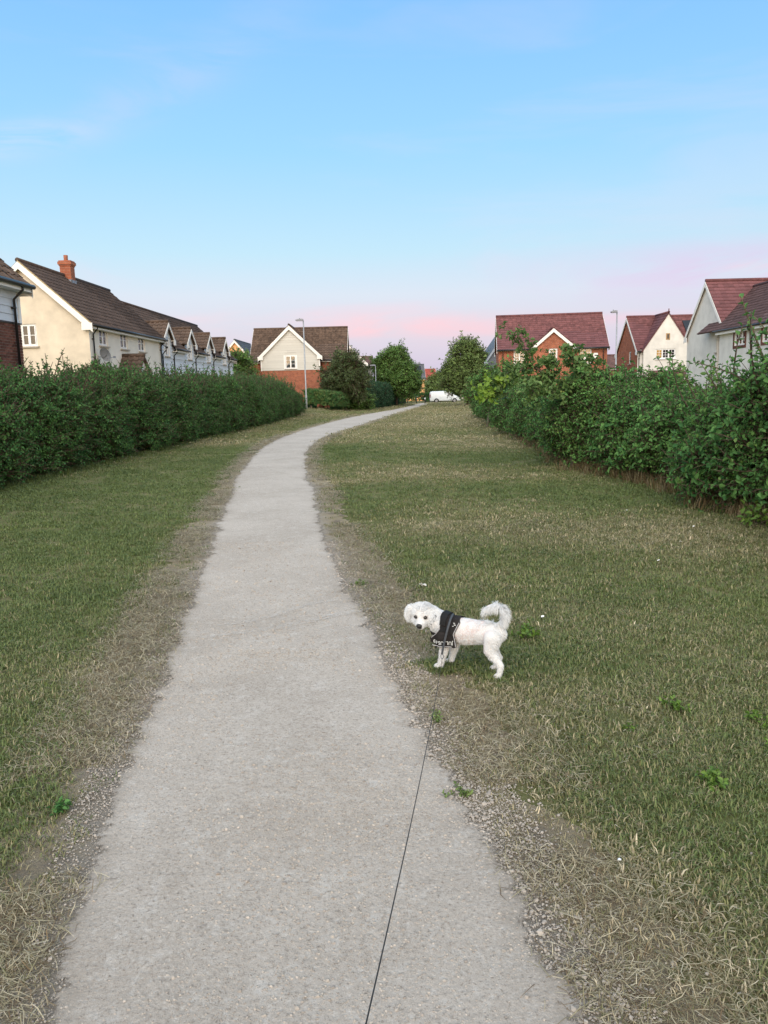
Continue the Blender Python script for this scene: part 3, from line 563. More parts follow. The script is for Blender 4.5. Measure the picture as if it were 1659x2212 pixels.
# house at the left edge: boards over brown brick
E_ = thing('house', 'weatherboarded and brown brick house corner with black downpipe', 'house', (-9.75-stx*11, 21.45-sty*11, 0), ST)
L_ = 11.; ze, zr_ = 4.92, 7.7
wb = wall(E_, (0, 0, 0), 0, L_, -.3, 3.62, 'mortar'); 
wu = wall(E_, (0, -.006, 0), 0, L_, 3.62, ze-.1, 'pale_board'); boards(wu, L_-.12, 3.62, ze-.12, 'pale_board', pitch=.2)
MB().box(L_-.11, L_+.012, -.05, .06, 3.60, ze-.1).build('corner_board', 'white_paint', E_); MB().box(0, L_, -.05, 0, 3.58, 3.615).build('drip_board', 'black_plastic', E_)
me_b = MB().box(.004, .211, -.016, .02, .004, .063).mesh('brick'); me_b.materials.append(M['brick'])
nb = 0
for j in range(24):
    z = 3.57-.075*(j+1); off = (.1125 if j % 2 else 0)
    for i in range(8):
        x = L_-.218-.2225*i-off
        if x < L_-1.75: continue
        o = put(bpy.data.objects.new('brick', me_b), wb); o.location = (x, rng.normal(0, .002), z); nb += 1
    if j % 2: 
        o = put(bpy.data.objects.new('brick', me_b), wb); o.location = (L_-.112, 0, z); o.scale = (.51, 1, 1)
wall(E_, (0, -.008, 0), 0, L_-1.95, -.3, 3.57, 'brown_brick', name='wall_brick'); wall(E_, (L_-1.95, -.007, 0), 0, 1.95, -.3, 1.76, 'brown_brick', name='wall_brick')
wall(E_, (L_, 0, 0), R(90), 6, -.3, ze, 'brown_brick', (), (3, zr_-.05)); wall(E_, (0, 6, 0), R(-90), 6, -.3, ze, 'brown_brick', (), (3, zr_-.05)); wall(E_, (L_, 6, 0), R(180), L_, -.3, ze, 'brown_brick')
Er = Roof(E_, 'pantile', 'brown_tile_lichen'); gable_roof(Er, L_, 0, 6, ze, zr_, .34, .15, keep=lambda c: c[0] > 5); Er.build(300)
eaves(E_, 0, L_+.1, 0, ze-.3, .34); barge(E_, L_+.15, 0, 6, ze, zr_, .34, side=1); downpipe(E_, L_-.42, -.03, ze-.36, off=.33)

# boarded gable house beyond the hedge
G = thing('house', 'house with cream boarded front gable over red brick beside lamp post', 'house', (-12.05, 73, 0), 0)
ze, zr_ = 4.9, 7.8
Gr = Roof(G, 'pantile', 'brown_tile_lichen'); gable_roof(Gr, 8.85, 0, 6.4, ze, zr_, .3, .12, keep=lambda c: not (1.0 < c[0] < 6.5 and c[1] < .4), gaps=(1,))
x0, x1, yf = 1.1, 6.45, -1.0
cross_gable(Gr, x0, x1, yf, 3.2, 5.22, 7.80, .28, .2); Gr.build(300)
hole = (2.2, 3.2, 3.87, 5.07)
gb = wall(G, (x0, yf, 0), 0, x1-x0, -.6, 3.72, 'red_brick'); gu = wall(G, (x0, yf-.004, 0), 0, x1-x0, 3.72, 5.22, 'cream_board', [hole], ((x1-x0)/2, 7.72)); boards(gu, x1-x0, 3.74, 5.22, 'cream_board', [hole], ((x1-x0)/2, 7.72), .225)
window(G, (x0+2.7, yf-.004, 3.87), 0, 1.0, 1.2, 2, 3, curtain=.5, inset=.0)
for s_ in (-1, 1): MB().box(x0+2.7+s_*.56-.055, x0+2.7+s_*.56+.055, yf-.05, yf+.0, 3.82, 5.1).build('window_trim', 'white_paint', G)
for xx, sg in ((x0, 0), (x1, 1)): MB().box(xx-.05 if sg == 0 else xx-.04, xx+.04 if sg == 0 else xx+.05, yf-.055, yf+.03, 3.70, 5.1).build('corner_board', 'white_paint', G)
barge_front(G, x0, x1, yf-.205, 5.22, 7.78, .28, h=.26)
wall(G, (x0, 0, 0), R(-90), 1.0, -.6, 5.1, 'red_brick'); wall(G, (x1, yf, 0), R(90), 1.0, -.6, 5.1, 'red_brick')
wall(G, (0, 0, 0), 0, x0, -.6, ze-.1, 'red_brick'); wall(G, (x1, 0, 0), 0, 8.85-x1, -.6, ze-.1, 'red_brick'); eaves(G, -.1, x0-.05, 0, ze-.25, .3); eaves(G, x1+.05, 8.95, 0, ze-.25, .3)
wall(G, (0, 6.4, 0), R(-90), 6.4, -.6, ze, 'red_brick', (), (3.2, zr_-.05)); wall(G, (8.85, 0, 0), R(90), 6.4, -.6, ze, 'red_brick', (), (3.2, zr_-.05)); wall(G, (8.85, 6.4, 0), R(180), 8.85, -.6, ze, 'red_brick')
barge(G, -.12, 0, 6.4, ze, zr_, .3); barge(G, 8.97, 0, 6.4, ze, zr_, .3, side=1); downpipe(G, x1+.14, 0, ze-.3)

def plain_house(label, loc, rz, L, D, ze, zr, wm, rm, tile='wide', wins=(), bm='white_paint', sidewm=None, og=.2, base=-1.2, chimney=None):
    """farther house: four walls, tiled gable roof, boards, eaves, windows; wins = (face, x, z, w, h, cols)"""
    h = thing('house', label, 'house', loc, rz); sw = sidewm or wm; F_ = {'f': [], 'l': [], 'r': []}
    for f, x, z, w, hh, c in wins: F_[f].append((x-w/2, x+w/2, z, z+hh))
    wall(h, (0, 0, 0), 0, L, base, ze, wm, F_['f']); wall(h, (0, D, 0), R(-90), D, base, ze, sw, F_['l'], (D/2, zr-.04)); wall(h, (L, 0, 0), R(90), D, base, ze, sw, F_['r'], (D/2, zr-.04)); wall(h, (L, D, 0), R(180), L, base, ze, wm)
    for f, x, z, w, hh, c in wins:
        l = {'f': (x, 0, z), 'l': (0, D-x, z), 'r': (L, x, z)}[f]; window(h, l, {'f': 0, 'l': R(-90), 'r': R(90)}[f], w, hh, c, 2, curtain=.3)
    r = Roof(h, tile, rm); gable_roof(r, L, 0, D, ze, zr, .28, og); dk = r.build(0); eaves(h, -og, L+og, 0, ze-.22, .28); barge(h, -og, 0, D, ze, zr, .28, bm); barge(h, L+og, 0, D, ze, zr, .28, bm, side=1)
    if chimney: MB().box(chimney-.4, chimney+.4, D/2-.35, D/2+.35, zr-.4, zr+1.0).build('chimney', 'plum_tile', dk)
    return h
plain_house('peach gable and blue slate roof seen past the terrace end', (-15.2, 95, 0), R(88), 9, 4.7, 5.55, 8.2, 'peach_render', 'slate')
plain_house('dark roofed white house largely hidden behind the boarded house', (-1.75, 92, 0), R(90), 9, 7.6, 5.2, 9.0, 'white_render', 'plum_tile')
plain_house('dark tiled roof poking out above the trees near the short lamp', (-6.5, 103, 0), 0, 5.3, 6, 5.2, 6.3, 'grey_render', 'plum_tile')
o_ = plain_house('peach rendered house with solar panels on its slate roof', (3.0, 170, 0), R(3), 6.6, 6.0, 4.45, 7.4, 'peach_render', 'slate', wins=[('f', 4.8, .4, 1.5, 1.5, 2), ('f', 5.2, 3.0, 1.0, 1.2, 2), ('r', 3.0, 3.0, .5, 1.2, 1), ('r', 3.0, .4, .5, 1.2, 1)], sidewm='grey_render')
pq = math.atan2(2.95, 3.0)
for k in range(2):
    a = np.array([3.6, .35+1.5*k*math.cos(pq)*1.05, 4.45+(.35+1.5*k*1.05*math.cos(pq))*math.tan(pq)+.09]); MB().beam(a, a+np.array([2.4, 0, 0]), (0, 1.45*math.cos(pq), 1.45*math.sin(pq)), (0, -.03, .04)).build('solar_panel', 'solar_panel', o_)
plain_house('cream house with bright red tiled roof far behind the van', (10.4, 205, 0), R(3), 4.2, 6.5, 4.6, 7.3, 'white_render', 'bright_red_tile', wins=[('r', 3.2, 3.2, .7, 1.2, 1)])
plain_house('low grey roofed house in the gap above the van', (13.5, 195, 0), 0, 9, 7, 2.6, 4.7, 'grey_render', 'plum_tile')

# ------------------------------------------------------------------ houses on the right
B = thing('house', 'red brick house with plum red roof and small white edged gable', 'house', (9.42, 62.45, 0), R(-6.8))
ze, zr_, L_ = 4.86, 7.52, 8.43
def r1x(X): return (X-9.42)/math.cos(R(6.8))
hl = [(r1x(10.6), r1x(11.5), 3.45, 4.6), (r1x(15.62), r1x(16.6), 3.42, 4.6)]
hc = (r1x(13.30), r1x(13.95), 3.5, 4.62)
g0, g1 = 2.72, 5.78
wall(B, (0, 0, 0), 0, g0, -.6, ze-.1, 'red_brick', hl[:1]); wr = (hl[1][0]-g1, hl[1][1]-g1, hl[1][2], hl[1][3]); wall(B, (g1, 0, 0), 0, L_-g1, -.6, ze-.1, 'red_brick', [wr])
wall(B, (g0, -.35, 0), 0, g1-g0, -.6, 4.84, 'red_brick', [(hc[0]-g0, hc[1]-g0, hc[2], hc[3])], ((g1-g0)/2, 6.1)); wall(B, (g0, 0, 0), R(-90), .35, -.6, 4.9, 'red_brick'); wall(B, (g1, -.35, 0), R(90), .35, -.6, 4.9, 'red_brick')
for h_, y_, cl in ((hl[0], 0, 2), (hl[1], 0, 2), (hc, -.35, 1)): window(B, ((h_[0]+h_[1])/2, y_, h_[2]), 0, h_[1]-h_[0], h_[3]-h_[2], cl, 4, curtain=0, vbars=1)
Br = Roof(B, 'flat', 'red_tile'); gable_roof(Br, L_, 0, 7, ze, zr_, .28, .12, keep=lambda c: not (g0-.1 < c[0] < g1+.1 and c[1] < .3), gaps=(1,)); cross_gable(Br, g0, g1, -.35, 1.8, 4.9, 6.22, .2, .15); Br.build(300)
barge_front(B, g0, g1, -.505, 4.9, 6.2, .2, h=.22, boxend=False); eaves(B, -.1, g0-.1, 0, ze-.22, .28, h=.12); eaves(B, g1+.1, L_+.1, 0, ze-.22, .28, h=.12)
wall(B, (0, 7, 0), R(-90), 7, -.6, ze, 'red_brick', (), (3.5, zr_-.05)); wall(B, (L_, 0, 0), R(90), 7, -.6, ze, 'red_brick', (), (3.5, zr_-.05)); wall(B, (L_, 7, 0), R(180), L_, -.6, ze, 'red_brick')
barge(B, -.12, 0, 7, ze, zr_, .28); barge(B, L_+.12, 0, 7, ze, zr_, .28, side=1); downpipe(B, .35, 0, ze-.3, mat='brown_tile'); downpipe(B, L_-.3, 0, ze-.3, mat='brown_tile')
ab = MB().prism([(-.15, -.2), (.15, -.2), (.19, .1), (.12, .2), (-.12, .2), (-.19, .1)], -.1, 0).build('alarm_box', 'white_upvc', B, loc=(r1x(16.9), 0, 4.0)); MB().box(-.09, .09, -.104, -.1, -.04, .06).build('alarm_mark', 'black_plastic', ab)

P = thing('house', 'white gabled house with brick end wall and one lit yellow window', 'house', (22.65, 69, 0), 0)
ze, zr_, L_ = 4.8, 7.78, 9.
wall(P, (0, 6, 0), R(-90), 6, -.6, ze, 'red_brick', [(3.6, 4.2, 3.55, 4.65)], (3, zr_-.05)); window(P, (0, 6-3.9, 3.55), R(-90), .6, 1.1, 1, 3, curtain=0)
g0, g1 = .42, 4.62; hole = (1.06, 2.82, 3.88, 4.72)
wall(P, (g0, -.3, 0), 0, g1-g0, -.6, 4.78, 'white_render', [(hole[0]-.0, hole[1], hole[2], hole[3])], ((g1-g0)/2, 7.7)); wall(P, (g0, 0, 0), R(-90), .3, -.6, 4.8, 'white_render'); wall(P, (g1, -.3, 0), R(90), .3, -.6, 4.8, 'white_render')
window(P, (g0+(hole[0]+hole[1])/2, -.3, 3.88), 0, hole[1]-hole[0], hole[3]-hole[2], 3, 3, curtain=0, vbars=1, lit=(0,), sill='white_upvc')
MB().box(g0+(g1-g0)/2-.17, g0+(g1-g0)/2+.17, -.33, -.3, 5.5, 6.05).build('gable_vent', 'oak', P); MB().box(g0+(g1-g0)/2-.08, g0+(g1-g0)/2+.08, -.335, -.329, 5.58, 5.97).build('vent_slot', 'interior', P)
wall(P, (0, 0, 0), 0, g0, -.6, ze-.1, 'white_render'); wall(P, (g1, 0, 0), 0, L_-g1, -.6, ze-.1, 'white_render'); wall(P, (L_, 0, 0), R(90), 6, -.6, ze, 'white_render', (), (3, zr_-.05)); wall(P, (L_, 6, 0), R(180), L_, -.6, ze, 'white_render')
Prf = Roof(P, 'flat', 'red_tile'); gable_roof(Prf, L_, 0, 6, ze, zr_, .28, .12, keep=lambda c: not (g0-.1 < c[0] < g1+.1 and c[1] < .3), gaps=(1,)); cross_gable(Prf, g0, g1, -.3, 3.0, 4.78, 7.82, .2, .06)
dkP = Prf.build(300); MB().prism([(g0+(g1-g0)/2-.05, 7.8), (g0+(g1-g0)/2+.05, 7.8), (g0+(g1-g0)/2+.02, 8.15), (g0+(g1-g0)/2-.02, 8.15)], -.36, -.26).build('finial', 'red_tile', P)
barge(P, -.12, 0, 6, ze, zr_, .28); barge(P, L_+.12, 0, 6, ze, zr_, .28, side=1); eaves(P, -.1, g0-.25, 0, ze-.2, .28, h=.12); eaves(P, g1+.25, L_, 0, ze-.2, .28, h=.12); downpipe(P, .12, 0, ze-.3)
pq = math.atan2(zr_-ze, 3)
for k in range(3):
    a = np.array([4.75+1.15*k, .35, ze+.35*math.tan(pq)+.1]); MB().beam(a, a+np.array([1.12, 0, 0]), (0, 2.9*math.cos(pq), 2.9*math.sin(pq)), (0, -.03, .04)).build('solar_panel', 'solar_panel', P)
MB().beam((1.0, -1.3, 2.25), (4.0, -1.3, 2.25), (0, 1.0, .55), (0, -.04, .07)).build('bay_roof', 'red_tile', P)

Q = thing('house', 'large white house with steep red roof and plum tiled front wing', 'house', (20.85, 47.5, 0), 0)
ze, zr_, L_ = 4.95, 8.02, 13.
wall(Q, (0, 5.8, 0), R(-90), 5.8, -.3, ze, 'white_render', [(4.6, 4.9, 3.5, 4.4)], (2.9, zr_-.05)); wall(Q, (0, 0, 0), 0, L_, -.3, ze, 'white_render'); wall(Q, (L_, 0, 0), R(90), 5.8, -.3, ze, 'white_render', (), (2.9, zr_-.05)); wall(Q, (L_, 5.8, 0), R(180), L_, -.3, ze, 'white_render')
window(Q, (0, 1.05, 3.5), R(-90), .3, .9, 1, 2, curtain=0)
Qr = Roof(Q, 'flat', 'red_tile'); gable_roof(Qr, L_, 0, 5.8, ze, zr_, .28, .12, keep=lambda c: not (c[0] > .1 and c[1] < .25)); Qr.build(300)
barge(Q, -.12, 0, 5.8, ze, zr_, .28); barge(Q, L_+.12, 0, 5.8, ze, zr_, .28, side=1)
wx, wy = -.45, -10.
wins = [(2.3, 3.6, 3.7, 4.55), (5.6, 6.9, 3.7, 4.55)]
wall(Q, (wx, -.3, 0), R(-90), -wy-.3, -.3, ze, 'white_render', [(a-.3, b_-.3, c, d) for a, b_, c, d in wins]); wall(Q, (wx, wy, 0), 0, 6.4, -.3, ze, 'white_render', (), (3.2, 7.5)); wall(Q, (wx+6.4, wy, 0), R(90), -wy, -.3, ze, 'white_render'); wall(Q, (wx, 0, 0), 0, .45, -.3, ze, 'white_render')
for a, b_, c, d in wins:
    window(Q, (wx, -(a+b_)/2, c), R(-90), b_-a, d-c, 3, 2, curtain=.1, sill=None)
    for u0, u1, v0, v1 in ((a-.16, a, c-.16, d+.1), (b_, b_+.16, c-.16, d+.1), (a, b_, c-.16, c)): MB().box(wx-.02, wx+.001, -u1, -u0, v0, v1).build('brick_surround', 'brick', Q)
Wr = Roof(Q, 'flat', 'plum_tile', 'wing_roof'); cross_gable(Wr, wx, wx+6.4, wy, 2.4, ze, 7.55, .28, .1); Wr.build(300)
MB().box(wx-.28, wx-.258, wy, -.3, ze-.5, ze-.28).build('fascia', 'white_paint', Q); MB().box(wx-.258, wx, wy, -.3, ze-.5, ze-.48).build('soffit', 'white_paint', Q); MB().tube([(wx-.34, wy, ze-.3), (wx-.34, -.1, ze-.3)], .062, 10).build('gutter', 'black_plastic', Q, True)
MB().tube([(wx-.33, -4.55, ze-.35), (wx-.33, -4.55, ze-.45), (wx-.07, -4.55, ze-.7), (wx-.07, -4.55, 0)], .04, 8).build('downpipe', 'black_plastic', Q, True)
plain_house('slate grey gable rising behind the red brick house and tree', (16.7, 88, 0), R(90), 8, 4.8, 4.95, 8.3, 'slate', 'slate', bm='lead_flashing')
plain_house('small brick house between the red brick house and lamp post', (24.9, 92, 0), 0, 7, 6, 3.9, 5.3, 'red_brick', 'plum_tile')

# ------------------------------------------------------------------ foliage kit
def leaf_arrays(L, W, fold=.22, droop=.15):
    v = np.array([(0, 0, 0), (W*.5, L*.38, W*fold), (W*.36, L*.74, W*fold*.7-L*droop*.4), (0, L, -L*droop), (-W*.36, L*.74, W*fold*.7-L*droop*.4), (-W*.5, L*.38, W*fold), (0, L*.55, -L*droop*.25)])
    f = np.array([(0, 1, 6), (1, 2, 6), (2, 3, 6), (3, 4, 6), (4, 5, 6), (5, 0, 6)]); return v, f
def frame_from(d, upv):
    d = d/np.linalg.norm(d); x = np.cross(d, upv); x /= np.linalg.norm(x)+1e-9; return np.stack([x, d, np.cross(x, d)], 1)   # columns: side, along leaf, face normal
def spray(name, n, L, W, length, mat, seed, sub=3, spread=.9, bark='bark', alt=False, curve=.15, parent=None, loc=(0, 0, 0), rot=(0, 0, 0), simple=False):
    """a leafy shoot growing along +z: stems with n leaves"""
    g = np.random.default_rng(seed); V, F_, mi = [], [], []; k = 0
    lv, lf = leaf_arrays(1, 1)
    if simple: lv = np.array([(0, 0, 0), (.5, .45, .12), (0, 1, -.1), (-.5, .45, .12)]); lf = np.array([(0, 1, 2), (0, 2, 3)])
    stems = []
    for s in range(sub):
        a = g.uniform(0, 6.28); out = np.array([math.cos(a), math.sin(a), 0]); sp = 0 if sub == 1 else g.uniform(.25, spread)
        z0 = 0 if s == 0 else g.uniform(0, .35)*length; ln = length*(1 if s == 0 else g.uniform(.5, .85)); p0 = np.array([0, 0, z0]); d = np.array([0, 0, 1.])+out*sp*(0.3 if s == 0 else 1.); d /= np.linalg.norm(d)
        side = np.array([math.cos(a+1.6), math.sin(a+1.6), 0])*curve
        pts = [p0+d*ln*t+side*ln*t*t for t in np.linspace(0, 1, 5)]; stems.append(pts)
        mb = MB().tube(pts, [.006*length/.3, .005*length/.3, .004*length/.3, .003*length/.3, .0015*length/.3], 3, False)
        V += [np.array(mb.v)]; F_ += [np.array([(q[0], q[1], q[2]) for q in mb.f]+[(q[0], q[2], q[3]) for q in mb.f])+k]; mi += [1]*(2*len(mb.f)); k += len(mb.v)
    for i in range(n):
        st = stems[i % sub]; t = (i//sub+.6)/(n/sub+.2) if alt else g.uniform(.12, 1); t = min(t, 1)*4; j = min(int(t), 3); p = st[j]+(st[j+1]-st[j])*(t-j); ax = (st[j+1]-st[j]); ax /= np.linalg.norm(ax)
        a = (i//sub)*2.4+g.uniform(-.5, .5) if not alt else (i % 2)*math.pi+g.uniform(-.4, .4)
        o = np.array([math.cos(a), math.sin(a), 0]); o = o-ax*(o@ax); d = o*1.0+ax*g.uniform(.2, .9)+np.array([0, 0, g.uniform(-.25, .25)])+g.normal(0, .15, 3)
        Fm = frame_from(d, np.array([0, 0, 1.])+g.normal(0, .35, 3)); s = g.uniform(.7, 1.2)
        V += [(lv*np.array([W*s, L*s, L*s]))@Fm.T+p]; F_ += [lf+k]; mi += [0]*len(lf); k += len(lv)
    me = np_mesh(name, np.concatenate(V), np.concatenate(F_)); me.materials.append(M[mat]); me.materials.append(M[bark]); me.polygons.foreach_set('material_index', mi)
    o = put(bpy.data.objects.new(name, me), parent); o.location = loc; o.rotation_euler = rot; return o
def hedge(name, label, xf, side, depth, hfun, y0, y1, counts, sp_args, core='leaf_dark', amp=.22, zmin=.12, shoots=None, stems=(), seed=3, fill=.5, scl=(.8, 1.3), group=None, topvar=.12, face=0, deep=0., spow=1.15):
    """hedge along y: xf(y) is its face, side the outward x direction; counts = list of (ya, yb, n)"""
    g = np.random.default_rng(seed); ym = (y0+y1)/2; root = thing(name, label, 'hedge', (float(xf(ym))-side*depth/2, ym, float(gz(ym, xf(ym)))), 0, group); O = np.array(root.location)
    srcs = [spray('leafy_shoot', parent=root, seed=seed*10+k, loc=(0, (k-1)*.8, hfun(ym)-.35), **a) for k, a in enumerate(sp_args)]
    P, Nn, S = [], [], []
    for ya, yb, n in counts:
        y = g.uniform(ya, yb, n); h = hfun(y)+topvar*(noise3(np.stack([y, 0*y, 0*y], -1), .9)*.6+noise3(np.stack([y, 0*y+5, 0*y], -1), 2.6)*.4); per = h+depth*.9; s = g.uniform(0, 1, n)*per; front = s < h
        z = np.where(front, np.maximum(s, zmin+g.uniform(0, .2, n)), h); xo = np.where(front, 0, s-h)
        rc = np.clip((z-(h-.5))/.5, 0, 1)*front; rc2 = np.clip(1-xo/.5, 0, 1)*(~front)          # rounded shoulder
        xo = xo+.22*rc**2; z = z-.16*rc2**2-.05*rc
        und = np.clip((.55-z)/.55, 0, 1)*front; xo = xo+.25*und**1.5                              # undercut foot
        nrm = np.stack([np.where(front, side*(1-.5*rc), side*.5*rc2), 0*y, np.where(front, .15+.8*rc, 1)], 1)
        p = np.stack([xf(y)-side*xo, y, z], 1); dsp = amp*noise3(p, 1.1)+amp*.6*noise3(p, 2.9)-g.exponential(.11, n)*fill*2*(g.random(n) < .6)
        p = p+nrm*dsp[:, None]; p[:, 2] = np.maximum(p[:, 2], .05)+gz(p[:, 1], p[:, 0]); P.append(p); Nn.append(nrm)
        S.append(g.uniform(*scl, n))
    # end caps
    for ye, sg in ((y0, -1), (y1, 1)):
        n = int(300*fill); h = float(hfun(ye)); z = g.uniform(zmin, h, n); xo = g.uniform(0, depth*.8, n); p = np.stack([xf(np.full(n, ye))-side*xo, np.full(n, ye)+sg*(.15*g.normal(0, 1, n)-.25*(z/h)**3), z], 1); p[:, 2] += gz(p[:, 1], p[:, 0]); P.append(p); Nn.append(np.stack([0*z, 0*z+sg, .3+0*z], 1)); S.append(g.uniform(*scl, n))
    P, Nn, S = np.concatenate(P), np.concatenate(Nn), np.concatenate(S); d = Nn*.7+np.array([0, 0, .45])+g.normal(0, .45, P.shape)
    scatter('foliage', P-O, eul_from_dir(d, g.uniform(0, 6.28, len(P))), S, g.integers(0, len(srcs), len(P)), srcs, root)
    # dense inner body
    yy = np.linspace(y0+.3, y1-.3, max(8, int((y1-y0)/.8))); ring = []
    for y in yy:
        h = float(hfun(y))-.32; x = float(xf(y)); gg = float(gz(y, x)); j = g.normal(0, .05, 6)
        ring.append([(x-side*(.62+deep+j[0]), y, gg+.05), (x-side*(.36+deep+j[1]), y, gg+.65), (x-side*(.36+deep+j[2]), y, gg+h*.75), (x-side*(.62+deep+j[3]), y, gg+h-deep*.6), (x-side*(depth-.4), y, gg+h+j[4]), (x-side*(depth-.25), y, gg+.1)])
    V = np.array(ring).reshape(-1, 3)-O; n = len(yy); F_ = [(i*6+j, i*6+(j+1) % 6, (i+1)*6+(j+1) % 6, (i+1)*6+j) for i in range(n-1) for j in range(6)]
    me = np_mesh('inner_growth', V, F_, core); ob('inner_growth', me, root); mb = MB()
    if shoots:
        a, ns, ya, yb, lean, sc = shoots; s2 = [spray('long_shoot', parent=root, seed=seed*10+50+k, loc=(0, k*.6, hfun(ym)-.1), **q) for k, q in enumerate(a)]
        y = ya+(yb-ya)*g.random(ns)**spow; x = xf(y)-side*g.uniform(0, depth*.8, ns); p = np.stack([x, y, hfun(y)-.12+gz(y, x)], 1)
        d = np.array([lean[0], lean[1], 1.])+g.normal(0, .28, (ns, 3)); scatter('top_shoots', p-O, eul_from_dir(d, g.uniform(0, 6.28, ns)), g.uniform(*sc, ns), g.integers(0, len(s2), ns), s2, root)
    if shoots and face:
        y = y0+(y1-y0)*g.random(face)**1.5; z = hfun(y)*g.uniform(.25, 1, face); x = xf(y)-side*g.uniform(.0, .25, face); p = np.stack([x, y, z+gz(y, x)], 1)
        d = np.stack([side*g.uniform(.5, 1.2, face), g.normal(0, .5, face), g.uniform(.2, 1.1, face)], 1); scatter('side_shoots', p-O, eul_from_dir(d, g.uniform(0, 6.28, face)), g.uniform(.35, .7, face), g.integers(0, len(s2), face), s2, root)
    for y, off, r, h in stems:
        x = float(xf(y))-side*off; m_ = MB().tube([np.array((x, y, -.05))-O, np.array((x-.03, y+.05, h*.5))-O, np.array((x-side*.1, y-.03, h))-O], [r*1.3, r, r*.8], 8); m_.build('stem', 'bark', root, True)
    return root
def sp(n, L, W, ln, mat, sub=4, **k): return dict(n=n, L=L, W=W, length=ln, mat=mat, sub=sub, **k)
lx = lambda y: np.interp(y, [0, 13.8, 19, 25, 37.6, 56], [-7.0, -6.85, -6.7, -6.55, -6.2, -5.85])
lh = lambda y: np.interp(y, [0, 13.7, 17, 24.8, 37, 48, 53, 56], [1.52, 1.54, 1.62, 1.74, 1.9, 1.85, 1.6, 1.2])
hedge('hedge', 'long dark green hawthorn hedge along the left of the path below the terrace', lx, 1, 1.7, lh, 7, 56, [(7, 20, 5200), (20, 34, 5200), (34, 56, 5600)],
      [sp(36, .044, .030, .34, 'leaf_hawthorn'), sp(32, .040, .028, .44, 'leaf_hawthorn', curve=.3), sp(40, .044, .032, .3, 'leaf_hedge', spread=1.2)], seed=3, scl=(.7, 1.45), topvar=.32, face=500, deep=.15, fill=.65,
      shoots=([sp(30, .050, .036, .55, 'leaf_hawthorn', sub=1, curve=.1), sp(34, .052, .036, .7, 'leaf_hawthorn', sub=3, curve=.25, spread=.5)], 1100, 9, 55, (.05, 0), (.7, 1.7)))
rx = lambda y: np.interp(y, [0, 8.6, 11.8, 13.6, 14.5, 18.3, 25, 32, 40, 47], [4.5, 4.3, 4.35, 4.0, 3.75, 4.05, 4.45, 4.75, 5.2, 5.7])
rh = lambda y: np.interp(y, [0, 8, 9.6, 12, 16, 20, 24, 32, 42, 47], [1.72, 1.68, 1.42, 1.22, 1.10, 1.08, 1.12, 1.22, 1.2, 1.0])
RH = hedge('hedge', 'mixed broad leaved hedge with arching shoots along the right of the lawn', rx, -1, 2.2, rh, 5, 47, [(5, 11, 4200), (11, 18, 4600), (18, 30, 4200), (30, 47, 3600)],
      [sp(26, .060, .034, .38, 'leaf_hedge', curve=.25), sp(24, .068, .038, .48, 'leaf_hedge', sub=3, curve=.4), sp(28, .052, .034, .3, 'leaf_hedge', spread=1.2), sp(24, .05, .034, .34, 'leaf_tree')], seed=5, amp=.42, zmin=.2, scl=(.55, 1.25), topvar=.2, face=520, deep=.3, fill=.8, spow=2.2,
      shoots=([sp(20, .075, .04, .85, 'leaf_hedge', sub=1, alt=True, curve=.35), sp(16, .07, .038, .65, 'leaf_tree', sub=1, alt=True, curve=.2)], 420, 5.5, 40, (-.25, -.1), (.5, 1.2)),
      stems=[(8.95, .35, .07, .8), (9.9, .4, .045, .7), (8.3, .5, .05, .8), (11.6, .45, .04, .7), (13.2, .5, .035, .7), (7.4, .45, .05, .8)])
ls_ = [c for c in RH.children if c.name.startswith('long_shoot')]; gq = np.random.default_rng(31); nq2 = 42; yq = gq.uniform(6.2, 10.5, nq2); xq = rx(yq)+gq.uniform(-.1, 1.3, nq2)
scatter('tall_shoots', np.stack([xq, yq, rh(yq)-.1], 1)-np.array(RH.location), eul_from_dir(np.array([-.35, .05, 1.])+gq.normal(0, .25, (nq2, 3)), gq.uniform(0, 6.28, nq2)), gq.uniform(.9, 1.55, nq2)*np.interp(yq, [6, 9, 10.5], [1, 1, .6]), gq.integers(0, len(ls_), nq2), ls_, RH)
lv_, lf_ = leaf_arrays(.070, .04); me_leaf = np_mesh('leaf', lv_, lf_, 'leaf_hedge')
gl_ = np.random.default_rng(12)
for k in range(300):
    y = 7.6+5.5*gl_.random()**1.3; z = gl_.uniform(.3, 1.0)*float(rh(y)); x = float(rx(y))-.10-abs(gl_.normal(0, .07)); d = np.array([-1, gl_.normal(0, .6), gl_.normal(.1, .5)])
    e = eul_from_dir(np.cross(d, gl_.normal(0, 1, 3))[None], np.array([gl_.uniform(0, 6.28)]))[0]
    o = put(bpy.data.objects.new('leaf', me_leaf), RH); o.location = Vector((x, y, z))-RH.location; o.rotation_euler = e; q = gl_.uniform(.7, 1.15); o.scale = (q, q, q)

